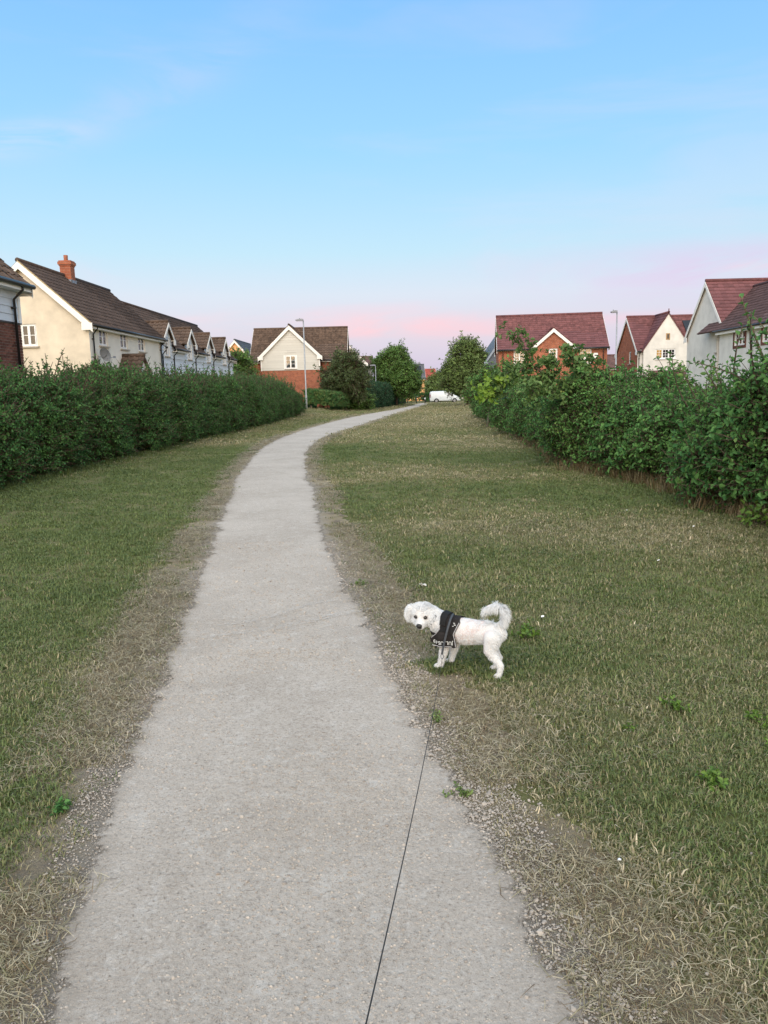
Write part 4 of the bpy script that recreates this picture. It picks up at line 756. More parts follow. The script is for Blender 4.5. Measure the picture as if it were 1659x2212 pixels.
def blob_tree(label, loc, trunk, blobs, srcs, bark='bark', name='tree', seed=1, cat='tree', group=None, outer=.45, scl=(.65, 1.5), gap=.45, updir=.35):
    """trunk = [(dx, dy, z, r)...]; blobs = [(centre, radii, n)...] all relative to loc"""
    g = np.random.default_rng(seed); loc = (loc[0], loc[1], float(gz(loc[1], loc[0]))); root = thing(name, label, cat, loc, 0, group)
    MB().tube([t[:3] for t in trunk], [t[3] for t in trunk], 9).build('trunk', bark, root, True)
    ss = [spray('leafy_shoot', parent=root, seed=seed*7+k, loc=tuple(np.array(blobs[0][0])+np.array([0, .2*k, 0])), **a) for k, a in enumerate(srcs)]
    P, Dd = [], []; tp = np.array(trunk[-1][:3]); limbs = MB()
    for c, r, n in blobs:
        c, r = np.array(c, float), np.array(r, float)*.93; u = g.normal(0, 1, (n, 3)); u /= np.linalg.norm(u, axis=1, keepdims=True); rad = (outer+(1-outer)*g.random(n)**.7); p = u*rad[:, None]
        lump = 1+.30*noise3(u*1.7+c, 1.3)[:, None]+.18*noise3(u*4+c, 2.)[:, None]; p = c+p*r*lump
        if gap: p = p[noise3(p, 1.8) > -1+gap*1.2]
        P.append(p); Dd.append((p-c)/r*.8)
        st = np.array(trunk[max(0, len(trunk)-2)][:3]); mid = (st+c)/2+g.normal(0, .15, 3)*np.linalg.norm(r)*.3
        limbs.tube([st, mid, c], [trunk[-1][3]*.7, trunk[-1][3]*.45, trunk[-1][3]*.2], 6)
        for q in range(4):
            e = c+r*.8*g.normal(0, .6, 3); limbs.tube([mid, (mid+e)/2+g.normal(0, .1, 3), e], [trunk[-1][3]*.35, trunk[-1][3]*.22, .008], 5)
    lo = limbs.build('limbs', bark, root, True); lo['kind'] = 'stuff'
    P, Dd = np.concatenate(P), np.concatenate(Dd); Dd = Dd+np.array([0, 0, updir])+g.normal(0, .45, P.shape)
    scatter('crown', P, eul_from_dir(Dd, g.uniform(0, 6.28, len(P))), g.uniform(*scl, len(P))*np.where(g.random(len(P)) < .08, 1.6, 1.), g.integers(0, len(ss), len(P)), ss, root)
    return root
far = lambda mat, n=34, L=.10, ln=.6: [sp(n, L, L*.6, ln, mat, simple=True), sp(n, L*1.1, L*.66, ln*1.2, mat, simple=True, curve=.35)]
# trees and shrubs on the left beyond the hedge
blob_tree('bronze green round tree in front of the boarded gable house', (-3.3, 70.3), [(0, 0, -.2, .12), (.05, 0, .8, .10), (0, .1, 1.6, .08)], [((0, 0, 3.1), (1.6, 1.5, 1.6), 800), ((-.9, -.2, 2.3), (1.0, 1.0, 1.0), 320), ((.9, 0, 2.4), (1.1, 1.0, 1.1), 360), ((.1, 0, 4.6), (.7, .7, .8), 200)], far('leaf_bronze'), seed=21)
blob_tree('tall green tree overhanging the dark hedge beside the short lamp', (2.0, 101), [(0, 0, -.2, .16), (0, 0, 1.2, .13), (.1, .1, 2.4, .10)], [((-.5, 0, 4.4), (2.3, 2.2, 2.3), 1200), ((.9, -.3, 3.4), (1.8, 1.7, 1.8), 800), ((-.2, 0, 6.2), (1.3, 1.3, 1.3), 380), ((-1.9, 0, 5.2), (1.0, 1.0, .9), 240), ((1.9, -.5, 2.6), (.9, .9, 1.0), 260), ((-1.6, 0, 2.6), (1.5, 1.4, 1.5), 420)], far('leaf_tree', L=.13, ln=.7), seed=22)
blob_tree('young slim tree standing on the grass beside the bollards', (4.4, 131), [(0, 0, -.2, .10), (0, 0, 1.2, .08), (0, 0, 2.2, .06)], [((-.4, 0, 3.1), (1.4, 1.3, 1.1), 420), ((.7, 0, 3.0), (.9, .9, .6), 200)], far('leaf_dark', L=.15, ln=.7), seed=23)
blob_tree('loose shrub with pale flowers at the end of the terrace', (-12.6, 69.5), [(0, 0, -.2, .08), (0, 0, 1.5, .06)], [((0, 0, 3.4), (1.0, 1.0, 1.6), 420), ((.3, 0, 2.0), (1.1, 1.0, 1.2), 360), ((-.2, 0, 5.0), (.35, .4, .7), 60)], far('leaf_tree'), seed=24, name='shrub', cat='shrub')
cx_ = lambda a, b_: (lambda y: np.interp(y, [a[1], b_[1]], [a[0], b_[0]]))
hedge('hedge', 'clipped box hedge with bare legs just past the lamp post', cx_((-3.9, 65), (-2.9, 70)), 1, 3.0, lambda y: 1.42+0*np.asarray(y, float), 65, 69.5, [(65, 69.5, 900)], [sp(40, .06, .04, .32, 'leaf_hawthorn', simple=True), sp(40, .06, .04, .3, 'leaf_olive', simple=True)], seed=31, amp=.08, zmin=.35, stems=[(64.9, 1.9, .06, .6), (64.9, 2.3, .05, .6), (64.9, 2.6, .05, .6)], fill=1.6)
blob_tree('rounded bright green bush between clipped hedge and dark hedge', (-2.7, 74), [(0, 0, -.2, .08), (0, 0, .6, .06)], [((0, 0, .95), (1.45, 1.3, 1.15), 700), ((-.8, -.2, .7), (.9, .8, .8), 240), ((.8, 0, .7), (.9, .8, .85), 240)], far('leaf_tree', L=.09, ln=.45), seed=32, name='bush', cat='bush')
hedge('hedge', 'tall dark hedge running along the path under the short lamp', cx_((-1.3, 76), (3.6, 122)), 1, 3.0, lambda y: np.interp(y, [76, 90, 112, 122], [2.1, 2.4, 2.9, 2.4]), 76, 122, [(76, 96, 1800), (96, 122, 1700)], [sp(40, .10, .065, .5, 'leaf_dark', simple=True), sp(40, .10, .065, .55, 'leaf_dark', simple=True, curve=.3)], seed=33, amp=.22)
hedge('hedge', 'low clipped hedge in front of the peach house', lambda y: np.interp(y, [146, 152], [11.0, 11.0]), 1, 12, lambda y: 1.25+0*np.asarray(y, float), 148, 150.5, [(148, 150.5, 700)], [sp(40, .12, .08, .5, 'leaf_hawthorn', simple=True)], seed=34, amp=.06)
# right side, far
blob_tree('broad leafy green tree at the far end of the right hedge', (9.9, 90), [(0, 0, -.2, .16), (.05, 0, 1.2, .14), (0, .1, 2.2, .10)], [((0, 0, 3.6), (2.7, 2.4, 2.3), 1500), ((0, 0, 5.7), (1.7, 1.6, 1.5), 560), ((-.2, 0, 6.8), (.7, .7, .6), 110), ((2.2, 0, 3.2), (1.8, 1.5, 2.2), 700), ((-1.5, 0, 3.6), (1.2, 1.3, .9), 300), ((2.0, 0, 1.2), (1.9, 1.4, 1.3), 460)], far('leaf_olive', L=.12, ln=.65), seed=41)
blob_tree('dark leafy tree behind the white van', (12.8, 152), [(0, 0, -.2, .2), (0, 0, 2.0, .15), (0, 0, 3.0, .1)], [((0, 0, 3.4), (2.6, 2.0, 2.2), 700), ((-2.4, 0, 2.6), (1.5, 1.4, 1.7), 360), ((2.6, 0, 2.8), (1.8, 1.6, 2.2), 400)], far('leaf_olive', L=.2, ln=1.0), seed=42)
blob_tree('dark shrub between the peach house and the red roofed house', (10.5, 172), [(0, 0, -.2, .1), (0, 0, 1.0, .08)], [((0, 0, 1.2), (1.3, 1.2, 2.0), 320), ((.8, 0, 2.6), (.5, .5, 1.3), 100)], far('leaf_dark', L=.2, ln=.9), seed=43, name='shrub', cat='shrub')
blob_tree('leaning small crab apple with pale trunk at the hedge end', (4.35, 32), [(0, 0, -.1, .07), (.1, .05, .6, .06), (.3, .1, 1.2, .05)], [((.6, .2, 1.7), (.9, .9, .6), 260), ((-.2, 0, 1.5), (.5, .5, .4), 90)], [sp(26, .06, .038, .34, 'leaf_tree'), sp(22, .065, .04, .4, 'leaf_hedge', curve=.3)], bark='bark_grey', seed=44)

# apple tree leaning out over the lawn from the hedge
A = thing('apple_tree', 'apple tree arching out of the right hedge with small green apples', 'apple tree', (3.72, 15.0, 0))
AO = np.array((3.72, 15.0, 0)); ga = np.random.default_rng(8)
def curve_pts(P, n=14):
    P = np.array(P, float); t = np.linspace(0, len(P)-1, n); out = []
    for q in t:
        i = min(int(q), len(P)-2); f = q-i; p0, p1, p2, p3 = P[max(i-1, 0)], P[i], P[i+1], P[min(i+2, len(P)-1)]
        out.append(.5*(2*p1+(p2-p0)*f+(2*p0-5*p1+4*p2-p3)*f*f+(3*p1-p0-3*p2+p3)*f**3))
    return np.array(out)
trunk = curve_pts([(0, 0, -.05), (-.03, -.05, .6), (-.02, -.1, 1.1), (-.12, -.15, 1.4)])
MB().tube(trunk, np.linspace(.045, .036, len(trunk)), 8).build('trunk', 'bark_grey', A, True)
BR = [[(-.12, -.15, 1.1), (-.42, -.25, 1.60), (-.74, -.3, 1.90), (-.98, -.3, 1.98), (-1.22, -.3, 1.76), (-1.45, -.3, 1.58), (-1.68, -.3, 1.50), (-1.80, -.3, 1.42)], [(-.9, -.3, 1.97), (-.92, -.3, 2.14), (-1.06, -.3, 2.36), (-1.2, -.3, 2.5), (-1.32, -.3, 2.6)],
      [(-.55, -.2, 1.62), (-.5, -.25, 1.9), (-.62, -.3, 2.1)], [(-.12, -.15, 1.4), (.1, -.25, 1.75), (.25, -.2, 2.05)], [(-.12, -.15, 1.4), (-.3, -.4, 1.55), (-.55, -.55, 1.45)], [(-.75, -.25, 1.72), (-.85, -.5, 1.6), (-1.0, -.6, 1.35)], [(.1, -.25, 1.75), (-.1, -.3, 2.0), (-.15, -.3, 2.25)], [(-1.22, -.3, 1.76), (-1.45, -.4, 1.72), (-1.7, -.45, 1.62)]]
asrc = [spray('leafy_shoot', n=9, L=.095, W=.058, length=.2, mat='leaf_apple', sub=2, seed=91, curve=.3, parent=A, loc=(-.6, -.2, 1.65)), spray('leafy_shoot', n=7, L=.09, W=.054, length=.16, mat='leaf_apple', sub=1, seed=92, curve=.3, parent=A, loc=(-1.0, -.3, 1.8)), spray('leafy_shoot', n=9, L=.10, W=.062, length=.2, mat='leaf_lime', sub=2, seed=93, curve=.3, parent=A, loc=(-1.72, -.35, 1.35))]
ap, ad_, ai_ = [], [], []
apple = bpy.data.meshes.new('apple'); bm = bmesh.new(); bmesh.ops.create_icosphere(bm, subdivisions=2, radius=.026); 
for v_ in bm.verts: v_.co.z *= .9; v_.co.z -= .006*math.exp(-((v_.co.x**2+v_.co.y**2)/.0001))
bm.to_mesh(apple); bm.free(); apple.polygons.foreach_set('use_smooth', [True]*len(apple.polygons)); pm('apple_skin', (.34, .40, .12), .4, .15, 30, col2=(.26, .34, .08)); apple.materials.append(M['apple_skin'])
for bi, b_ in enumerate(BR):
    cpts = curve_pts(b_, 16); r0 = .03 if bi == 0 else .014; MB().tube(cpts, np.linspace(r0, .005, len(cpts)), 6).build('branch', 'bark', A, True)
    for k in range(16):
        for q in range(3 if bi != 1 else 2):
            p = cpts[k]+ga.normal(0, .07, 3); ap.append(p); ad_.append(ga.normal(0, .7, 3)+np.array([0, -.1, .25])); ai_.append(2 if (bi == 0 and k > 12) or (bi == 7 and k > 11) else ga.integers(0, 2))
    for k in range(3): 
        p = cpts[ga.integers(5, 15)]+ga.normal(0, .05, 3)-np.array([0, 0, .06])
        if bi in (0, 2, 3, 4, 5): o = put(bpy.data.objects.new('apple', apple), A); o.location = p
ap = np.array(ap); scatter('crown', ap, eul_from_dir(np.array(ad_), ga.uniform(0, 6.28, len(ap))), ga.uniform(.75, 1.15, len(ap)), ai_, asrc, A)

# ------------------------------------------------------------------ lamp posts, bollards, vehicles
pm('lamp_lens', (.45, .45, .42), .3, .05)
def lamp(label, x, y, top, head=.6, arm=.12, two=False):
    z0 = float(gz(y, x)); h = top-z0; t = thing('lamp_post', label, 'lamp post', (x, y, z0))
    MB().tube([(0, 0, -.2), (0, 0, 1.1), (0, 0, 1.2), (0, 0, h)], [.085, .085, .058, .045], 12).build('column', 'galvanised', t, True)
    MB().box(-.045, .045, -.088, -.082, .45, .95).build('access_door', 'lamp_grey', t)
    MB().tube([(0, 0, h-.05), (-arm, 0, h+.03)], .04, 8).build('bracket', 'galvanised', t)
    hd = MB().prism([(0, -.01), (0, .10), (-.12, .13), (-head*.6, .12), (-head, .06), (-head, .0), (-head*.9, -.03), (-.1, -.04)], -.13, .13).build('lamp_head', 'lamp_grey', t, loc=(-arm+.12, 0, h))
    MB().box(-head*.85, -.2, -.10, .10, -.045, -.036).build('lens', 'lamp_lens', hd)
    MB().tube([(-.28, 0, .12), (-.28, 0, .19)], .035, 8).build('photocell', 'lamp_grey', hd)
    return t
lamp('tall grey lamp post at the end of the left hedge', -5.98, 62, 7.25, .62)
lamp('short grey lamp post rising from the dark hedge', -.62, 95, 4.75, .75)
lamp('slim grey lamp post between the brick house and white gabled house', 17.15, 57, 6.85, .45)
def bollard(label, x, y, white):
    z0 = float(gz(y)); t = thing('bollard', label, 'bollard', (x, y, z0))
    MB().tube([(0, 0, -.1), (0, 0, .92), (0, 0, .97), (0, 0, 1.0)], [.085, .085, .075, .03], 12).build('post', 'black_plastic', t, True)
    MB().tube([(0, 0, .66), (0, 0, .92)] if white else [(0, 0, .80), (0, 0, .86)], .089, 12).build('reflective_band', 'white_upvc' if white else 'lamp_grey', t, True)
bollard('plain black bollard at the end of the path', 5.9, 131, False); bollard('black bollard with a white reflective top near the van', 7.35, 131, True)

pm('van_white', (.60, .64, .68), .25, .02, 1, spec=.5); pm('car_black', (.015, .017, .02), .25, .1, 1, spec=.5); pm('tyre', (.018, .018, .019), .85, .2, 20); pm('alloy', (.45, .46, .48), .35, .1, 6, metal=.7)
pm('dark_glass', (.01, .012, .015), .05, .1, 1, spec=.6); pm('tail_red', (.20, .015, .015), .3, .1, 2); pm('headlamp', (.75, .78, .8), .1, .05, 2, spec=.6); pm('dark_trim', (.03, .03, .032), .8, .1, 2)  # last one: near-black grey of the van's seams, wheel arches, grille, sills and bumper
def loft_body(name, prof, zb, wlow, wtop, mat, parent, belt):
    """vehicle body lofted along x; prof = [(x, roof height)]"""
    xs = np.array([p[0] for p in prof]); zt = np.array([p[1] for p in prof]); X = np.unique(np.concatenate([xs, np.linspace(xs[0], xs[-1], 60)])); Z = np.interp(X, xs, zt); V = []; n = 15
    for x, z in zip(X, Z):
        e = min(x-xs[0], xs[-1]-x); k = 1-.10*math.exp(-max(e, 0)/.16); up_ = max(z-belt, 0)/max(zt.max()-belt, 1e-6); wt = wlow+(wtop-wlow)*up_
        half = [(wlow*.93, zb), (wlow*.99, zb+.08), (wlow, zb+.3), (wlow, min(belt, z-.18)), (wt*1.0, z-.14), (wt*.965, z-.05), (wt*.86, z-.008), (0, z+.02)]
        c = half+[(-a, b) for a, b in half[-2::-1]]; V += [(x, -a*k, b) for a, b in c]
    m = len(X); F_ = [(i*n+j, (i+1)*n+j, (i+1)*n+j+1, i*n+j+1) for i in range(m-1) for j in range(n-1)]; mb = MB().add(V, F_+[tuple(range(n)), tuple((m-1)*n+j for j in range(n-1, -1, -1))])
    return mb.build(name, mat, parent, True)
def wheel(parent, x, y, r, w):
    t = MB().tube([(x, y-w/2, r), (x, y-w/2+.02, r), (x, y+w/2-.02, r), (x, y+w/2, r)], [r*.93, r, r, r*.93], 24).build('wheel', 'tyre', parent)
    sg = -1 if y < 0 else 1; yy = y+sg*(w/2+.004); mb = MB()
    for k in range(5):
        a = k*2*math.pi/5+.3; c, s = math.cos(a), math.sin(a); mb.beam((x-s*.035, yy, r+c*.035), (x+c*r*.6-s*.05, yy, r+s*r*.6+c*.05), (s*.09, 0, -c*.09), (0, sg*.02, 0))
    ring = [(x+math.cos(a)*r*.62, yy, r+math.sin(a)*r*.62) for a in np.linspace(0, 2*math.pi, 25)]; mb.tube(ring, .022, 6, False); mb.tube([(x, yy, r), (x, yy+sg*.03, r)], .05, 10); o = mb.build('rim', 'alloy', t); return t
zv = float(gz(136))+.01
VN = thing('van', 'white panel van parked side on across the path end', 'van', (8.45, 136, zv))
vp = [(0, 1.02), (.03, 1.45), (.10, 1.82), (.22, 1.93), (.6, 1.97), (3.0, 1.99), (3.35, 1.95), (3.62, 1.83), (4.3, 1.28), (4.45, 1.18), (4.9, 1.06), (5.15, .95), (5.27, .75), (5.3, .6)]
bd = loft_body('body', vp, .30, .98, .86, 'van_white', VN, 1.12)
for x in (1.12, 4.28):
    arch = MB().prism([(x+math.cos(a)*.43, .34+math.sin(a)*.43) for a in np.linspace(-.1, math.pi+.1, 18)], -.988, .988).build('wheel_arch', 'dark_trim', VN)
    for y in (-.88, .88): wheel(VN, x, y, .345, .24)
def wside(z): return .98+(.86-.98)*max(z-1.12, 0)/(1.99-1.12)
for sg in (-1, 1):
    q = [(3.05, 1.22), (3.05, 1.66), (3.12, 1.72), (3.52, 1.70), (3.98, 1.34), (3.95, 1.22)]; MB().add([(x, sg*(wside(z)+.012), z) for x, z in q], [tuple(range(6))]).build('side_window', 'dark_glass', VN)
    MB().box(3.9, 4.1, min(sg*1.0, sg*1.2), max(sg*1.0, sg*1.2), 1.22, 1.48).build('mirror', 'van_white', VN)
    MB().box(-.02, .10, min(sg*.80, sg*.985), max(sg*.80, sg*.985), .95, 1.45).build('tail_light', 'tail_red', VN)
    MB().prism([(4.72, .92), (5.12, .80), (5.2, .90), (4.85, 1.03)], min(sg*.80, sg*.985), max(sg*.80, sg*.985)).build('headlight', 'headlamp', VN)
    for x in (1.75, 2.98): MB().box(x, x+.012, min(sg*.97, sg*.992), max(sg*.97, sg*.992), .5, 1.1).build('door_seam', 'dark_trim', VN)
    MB().box(1.6, 3.9, min(sg*.97, sg*1.0), max(sg*.97, sg*1.0), .50, .56).build('side_rub_strip', 'van_white', VN)
    MB().box(1.6, 3.85, min(sg*.9, sg*.975), max(sg*.9, sg*.975), .26, .33).build('sill', 'dark_trim', VN)
MB().add([(3.66, -.72, 1.83), (3.66, .72, 1.83), (4.3, .84, 1.31), (4.3, -.84, 1.31)], [(0, 3, 2, 1)]).build('windscreen', 'dark_glass', VN)
MB().box(5.2, 5.32, -.6, .6, .45, .62).build('grille', 'dark_trim', VN); MB().box(-.06, .02, -.85, .85, .32, .52).build('rear_bumper', 'dark_trim', VN)
CR = thing('car', 'dark car half hidden behind the low hedge of the peach house', 'car', (8.2, 156, float(gz(156))), R(-4))
loft_body('body', [(0, .75), (.08, .95), (.5, 1.05), (1.0, 1.40), (1.5, 1.47), (2.4, 1.45), (3.05, 1.05), (3.9, .88), (4.15, .7), (4.2, .5)], .22, .88, .62, 'car_black', CR, .92)
for x in (.8, 3.35):
    for y in (-.78, .78): wheel(CR, x, y, .31, .2)
for sg in (-1, 1): MB().add([(x, sg*y, z) for x, z, y in ((.85, 1.0, .87), (1.15, 1.33, .76), (2.3, 1.36, .74), (2.85, 1.0, .87))], [(0, 1, 2, 3)]).build('side_window', 'dark_glass', CR)
MB().add([(2.42, -.58, 1.44), (2.42, .58, 1.44), (3.02, .70, 1.09), (3.02, -.70, 1.09)], [(0, 3, 2, 1)]).build('windscreen', 'dark_glass', CR)

# ------------------------------------------------------------------ the dog
DOG = thing('dog', 'small white curly tailed dog in black harness looking back at the camera', 'dog', (.456, 4.10, 0), R(150))
def chain(S, pts, n=7, flat=(1, 1, 1)):
    for (p, q) in zip(pts, pts[1:]):
        for t in np.linspace(0, 1, n): S.append((tuple(np.array(p[:3])*(1-t)+np.array(q[:3])*t), tuple((p[3]*(1-t)+q[3]*t)*np.array(flat))))
S_ = []
chain(S_, [(.175, 0, .224, .060), (.11, 0, .228, .078), (.02, 0, .230, .076), (-.07, 0, .238, .067), (-.130, 0, .242, .061), (-.168, 0, .246, .046)], 8, (1, .84, 1))
chain(S_, [(.14, 0, .25, .066), (.205, .012, .282, .054), (.250, .03, .306, .050)], 7)
for sy, hx in ((1, 0), (-1, .05)):
    chain(S_, [(-.15+hx*.3, .040*sy, .225, .050), (-.138+hx*.7, .052*sy, .155, .032), (-.206+hx, .055*sy, .088, .0175), (-.196+hx*1.3, .055*sy, .032, .0150), (-.180+hx*1.3, .055*sy, .017, .0195)], 8, (1, .85, 1))
    fx = .0 if sy > 0 else -.022
    chain(S_, [(.135, .046*sy, .20, .046), (.132+fx, .05*sy, .128, .027), (.152+fx, .049*sy, .055, .0180), (.160+fx, .048*sy, .022, .0175), (.178+fx, .048*sy, .017, .020)], 8, (1, .9, 1))
chain(S_, [(-.165, 0, .280, .018), (-.188, .0, .312, .013), (-.204, 0, .348, .012), (-.194, 0, .384, .012), (-.160, .0, .402, .012), (-.112, 0, .388, .009), (-.078, 0, .348, .004)], 7)
HF = np.array((-.20, .93, -.30)); HF /= np.linalg.norm(HF); HS = np.cross((0, 0, 1), HF); HS /= np.linalg.norm(HS); HU = np.cross(HF, HS); HC = np.array((.266, .040, .314)); HK = .85
def hp(f, s, u): return HC+(HF*f+HS*s+HU*u)*HK
def hch(pts, n=6, fl=(1, 1, 1)): chain(S_, [(*hp(*p[:3]), p[3]*HK) for p in pts], n, fl)
hch([(-.012, 0, .004, .064), (.012, 0, .008, .060)]); hch([(-.01, -.022, .012, .052), (-.01, .022, .012, .052)])
hch([(.030, 0, -.020, .042), (.066, 0, -.030, .034), (.090, 0, -.034, .026)]); hch([(.06, -.016, -.038, .024), (.06, .016, -.038, .024)]); hch([(.022, -.03, -.035, .036), (.022, .03, -.035, .036)])
hch([(.055, 0, -.055, .024), (.075, 0, -.058, .016)])
hch([(-.012, -.055, .030, .020), (-.010, -.088, .026, .019), (-.002, -.098, -.014, .019), (.006, -.092, -.048, .013)], 6); hch([(-.012, .055, .030, .020), (-.012, .086, .016, .020), (-.002, .094, -.024, .019), (.006, .086, -.060, .013)], 6)
bm = bmesh.new(); ico = bmesh.new(); bmesh.ops.create_icosphere(ico, subdivisions=2, radius=1); iv = np.array([v.co[:] for v in ico.verts]); jf = np.array([[v.index for v in f.verts] for f in ico.faces]); ico.free(); bm.free()
Vb = np.concatenate([iv*np.array(r)+np.array(c) for c, r in S_]); Fb = np.concatenate([jf+i*len(iv) for i in range(len(S_))])
tmp = bpy.data.objects.new('tmp', np_mesh('tmp', Vb, Fb)); C.objects.link(tmp)
md = tmp.modifiers.new('r', 'REMESH'); md.mode = 'VOXEL'; md.voxel_size = .0055; md2 = tmp.modifiers.new('s', 'SMOOTH'); md2.iterations = 6; md2.factor = .5
dg = bpy.context.evaluated_depsgraph_get(); dg.update(); body_me = bpy.data.meshes.new_from_object(tmp.evaluated_get(dg)); body_me.name = 'body'; bpy.data.objects.remove(tmp)
body_me.materials.clear(); body_me.polygons.foreach_set('use_smooth', [True]*len(body_me.polygons))
m, t, b = mat_base('dog_skin', .8, .2); b.inputs['Subsurface Weight'].default_value = .0
co = t.nodes.new('ShaderNodeTexCoord'); nz_ = t.nodes.new('ShaderNodeTexNoise'); nz_.inputs['Scale'].default_value = 22; nz_.inputs['Detail'].default_value = 4; t.links.new(co.outputs['Object'], nz_.inputs['Vector'])
sx_ = t.nodes.new('ShaderNodeSeparateXYZ'); t.links.new(co.outputs['Object'], sx_.inputs[0])
rx_ = ramp(t, [(.0, (0, 0, 0)), (.28, (0, 0, 0)), (.42, (1, 1, 1)), (.62, (1, 1, 1)), (.72, (0, 0, 0))]); mq = t.nodes.new('ShaderNodeMapRange'); mq.inputs[1].default_value = -.4; mq.inputs[2].default_value = .4; t.links.new(sx_.outputs[0], mq.inputs[0]); t.links.new(mq.outputs[0], rx_.inputs[0])
rn_ = ramp(t, [(.42, (0, 0, 0)), (.62, (1, 1, 1))]); t.links.new(nz_.outputs[0], rn_.inputs[0]); mm = t.nodes.new('ShaderNodeMath'); mm.operation = 'MULTIPLY'; t.links.new(rx_.outputs[0], mm.inputs[0]); t.links.new(rn_.outputs[0], mm.inputs[1])
mc = t.nodes.new('ShaderNodeMix'); mc.data_type = 'RGBA'; mc.inputs[6].default_value = (.62, .62, .625, 1); mc.inputs[7].default_value = (.56, .45, .43, 1); t.links.new(mm.outputs[0], mc.inputs[0]); t.links.new(mc.outputs[2], b.inputs['Base Color'])
body = ob('body', body_me, DOG, 'dog_skin')
bvh = BVHTree.FromPolygons([v.co[:] for v in body_me.vertices], [tuple(p.vertices) for p in body_me.polygons])
leafmat('dog_fur', (.72, .74, .76), (.84, .855, .87), rough=.7, trans=.2, patch=.2, spec=.15)

# harness extents: rear and front edge in x for a given height on the flank
def xr_(z): return np.interp(z, [.138, .155, .2, .225, .26, .29, .31], [.075, .046, .054, .060, .046, .034, .046])
def xf_(z): return np.interp(z, [.138, .150, .165, .185, .20, .215, .245, .28, .31], [.150, .180, .205, .207, .192, .172, .150, .142, .152])
def in_harness(x, z): return (x > xr_(z)) & (x < xf_(z)) & (z > .149)
# fur strands
g = np.random.default_rng(77); body_me.calc_loop_triangles(); tri = np.array([t_.vertices[:] for t_ in body_me.loop_triangles]); bv = np.array([v.co[:] for v in body_me.vertices]); bn = np.array([v.normal[:] for v in body_me.vertices])
ar_ = np.linalg.norm(np.cross(bv[tri[:, 1]]-bv[tri[:, 0]], bv[tri[:, 2]]-bv[tri[:, 0]]), axis=1); cen = bv[tri].mean(1)
hd = np.linalg.norm(cen-HC, axis=1) < .125; tl = (cen[:, 2] > .295) & (cen[:, 0] < -.07); wt = ar_*np.where(hd, 2.2, np.where(tl, 2.6, 1.)); NS = 62000
ti = g.choice(len(tri), NS, p=wt/wt.sum()); r1, r2 = np.sqrt(g.random(NS)), g.random(NS); w3 = np.stack([1-r1, r1*(1-r2), r1*r2], 1)
P = (bv[tri[ti]]*w3[..., None]).sum(1); Nn = (bn[tri[ti]]*w3[..., None]).sum(1); Nn /= np.linalg.norm(Nn, axis=1, keepdims=True)
rel = (P-HC)/HK; hf, hs, hu = rel@HF, rel@HS, rel@HU; isH = (np.linalg.norm(rel, axis=1) < .125) & (P[:, 0] > .17); isT = (P[:, 2] > .295) & (P[:, 0] < -.07); isL = (P[:, 2] < .125)
flow = np.tile(np.array([-.9, 0, -.45]), (NS, 1)); flow[isL] = (-.1, 0, -1); 
hflow = HU*(-.7)+HF*(-.25)+np.sign(hs)[:, None]*HS*.5; flow[isH] = hflow[isH]; top = isH & (hu > .045); flow[top] = (np.sign(hs)[:, None]*HS*.5+HU*.25-HF*.1)[top]
flow[isT] = np.array([.25, 0, -1.1]); tb_ = isT & (P[:, 0] < -.178); flow[tb_] = (-.7, 0, -.35)
ln = np.where(isH, .0115, np.where(isT, .032, np.where(isL, .009, .008))); ears = isH & (np.abs(hs) > .06); ln[ears] = .019; muz = isH & (hf > .055); ln[muz] = .0065; eye = isH & (hf > .02) & (np.abs(np.abs(hs)-.031) < .019) & (np.abs(hu-.004) < .020); ln[eye] = .002
chest = (~isH) & (~isL) & (P[:, 0] > .16); ln[chest] = .013; rumpm = (~isT) & (~isH) & (P[:, 0] < -.16) & ~isL; ln[rumpm] = .011
ln = ln*g.uniform(.6, 1.3, NS); keep = ~(in_harness(P[:, 0], P[:, 2]) & (~isH)) & ~(isH & (hf > .105)); lift = np.where(isH, .75, np.where(isT, .5, .5))
clump = np.stack([noise3(P, 60), noise3(P+3, 60), noise3(P+9, 60)], 1)*np.where(isH | isT, .45, .2)[:, None]
D_ = Nn*lift[:, None]+flow*.75+clump+g.normal(0, .18, P.shape); D_ /= np.linalg.norm(D_, axis=1, keepdims=True)
P, D_, ln, Nn, flow = P[keep], D_[keep], ln[keep], Nn[keep], flow[keep]; n = len(P)
sd = np.cross(D_, Nn+g.normal(0, .3, P.shape)); sd /= np.linalg.norm(sd, axis=1, keepdims=True)+1e-9; w_ = (.00085*g.uniform(.7, 1.4, n))[:, None]; P0 = P-Nn*.001
mid = P0+D_*(ln*.55)[:, None]; tip = P0+D_*(ln*.9)[:, None]+flow*(ln*.25)[:, None]-np.array([0, 0, 1])*(ln*.12)[:, None]
V = np.stack([P0-sd*w_, P0+sd*w_, mid+sd*w_*.8, mid-sd*w_*.8, tip], 1).reshape(-1, 3); base = np.arange(n)*5; F_ = np.concatenate([np.stack([base, base+1, base+2], 1), np.stack([base, base+2, base+3], 1), np.stack([base+3, base+2, base+4], 1)])
V[:, 2] = np.maximum(V[:, 2], .001)
tag(ob('fur', np_mesh('fur', V, F_, 'dog_fur'), DOG), kind='stuff')
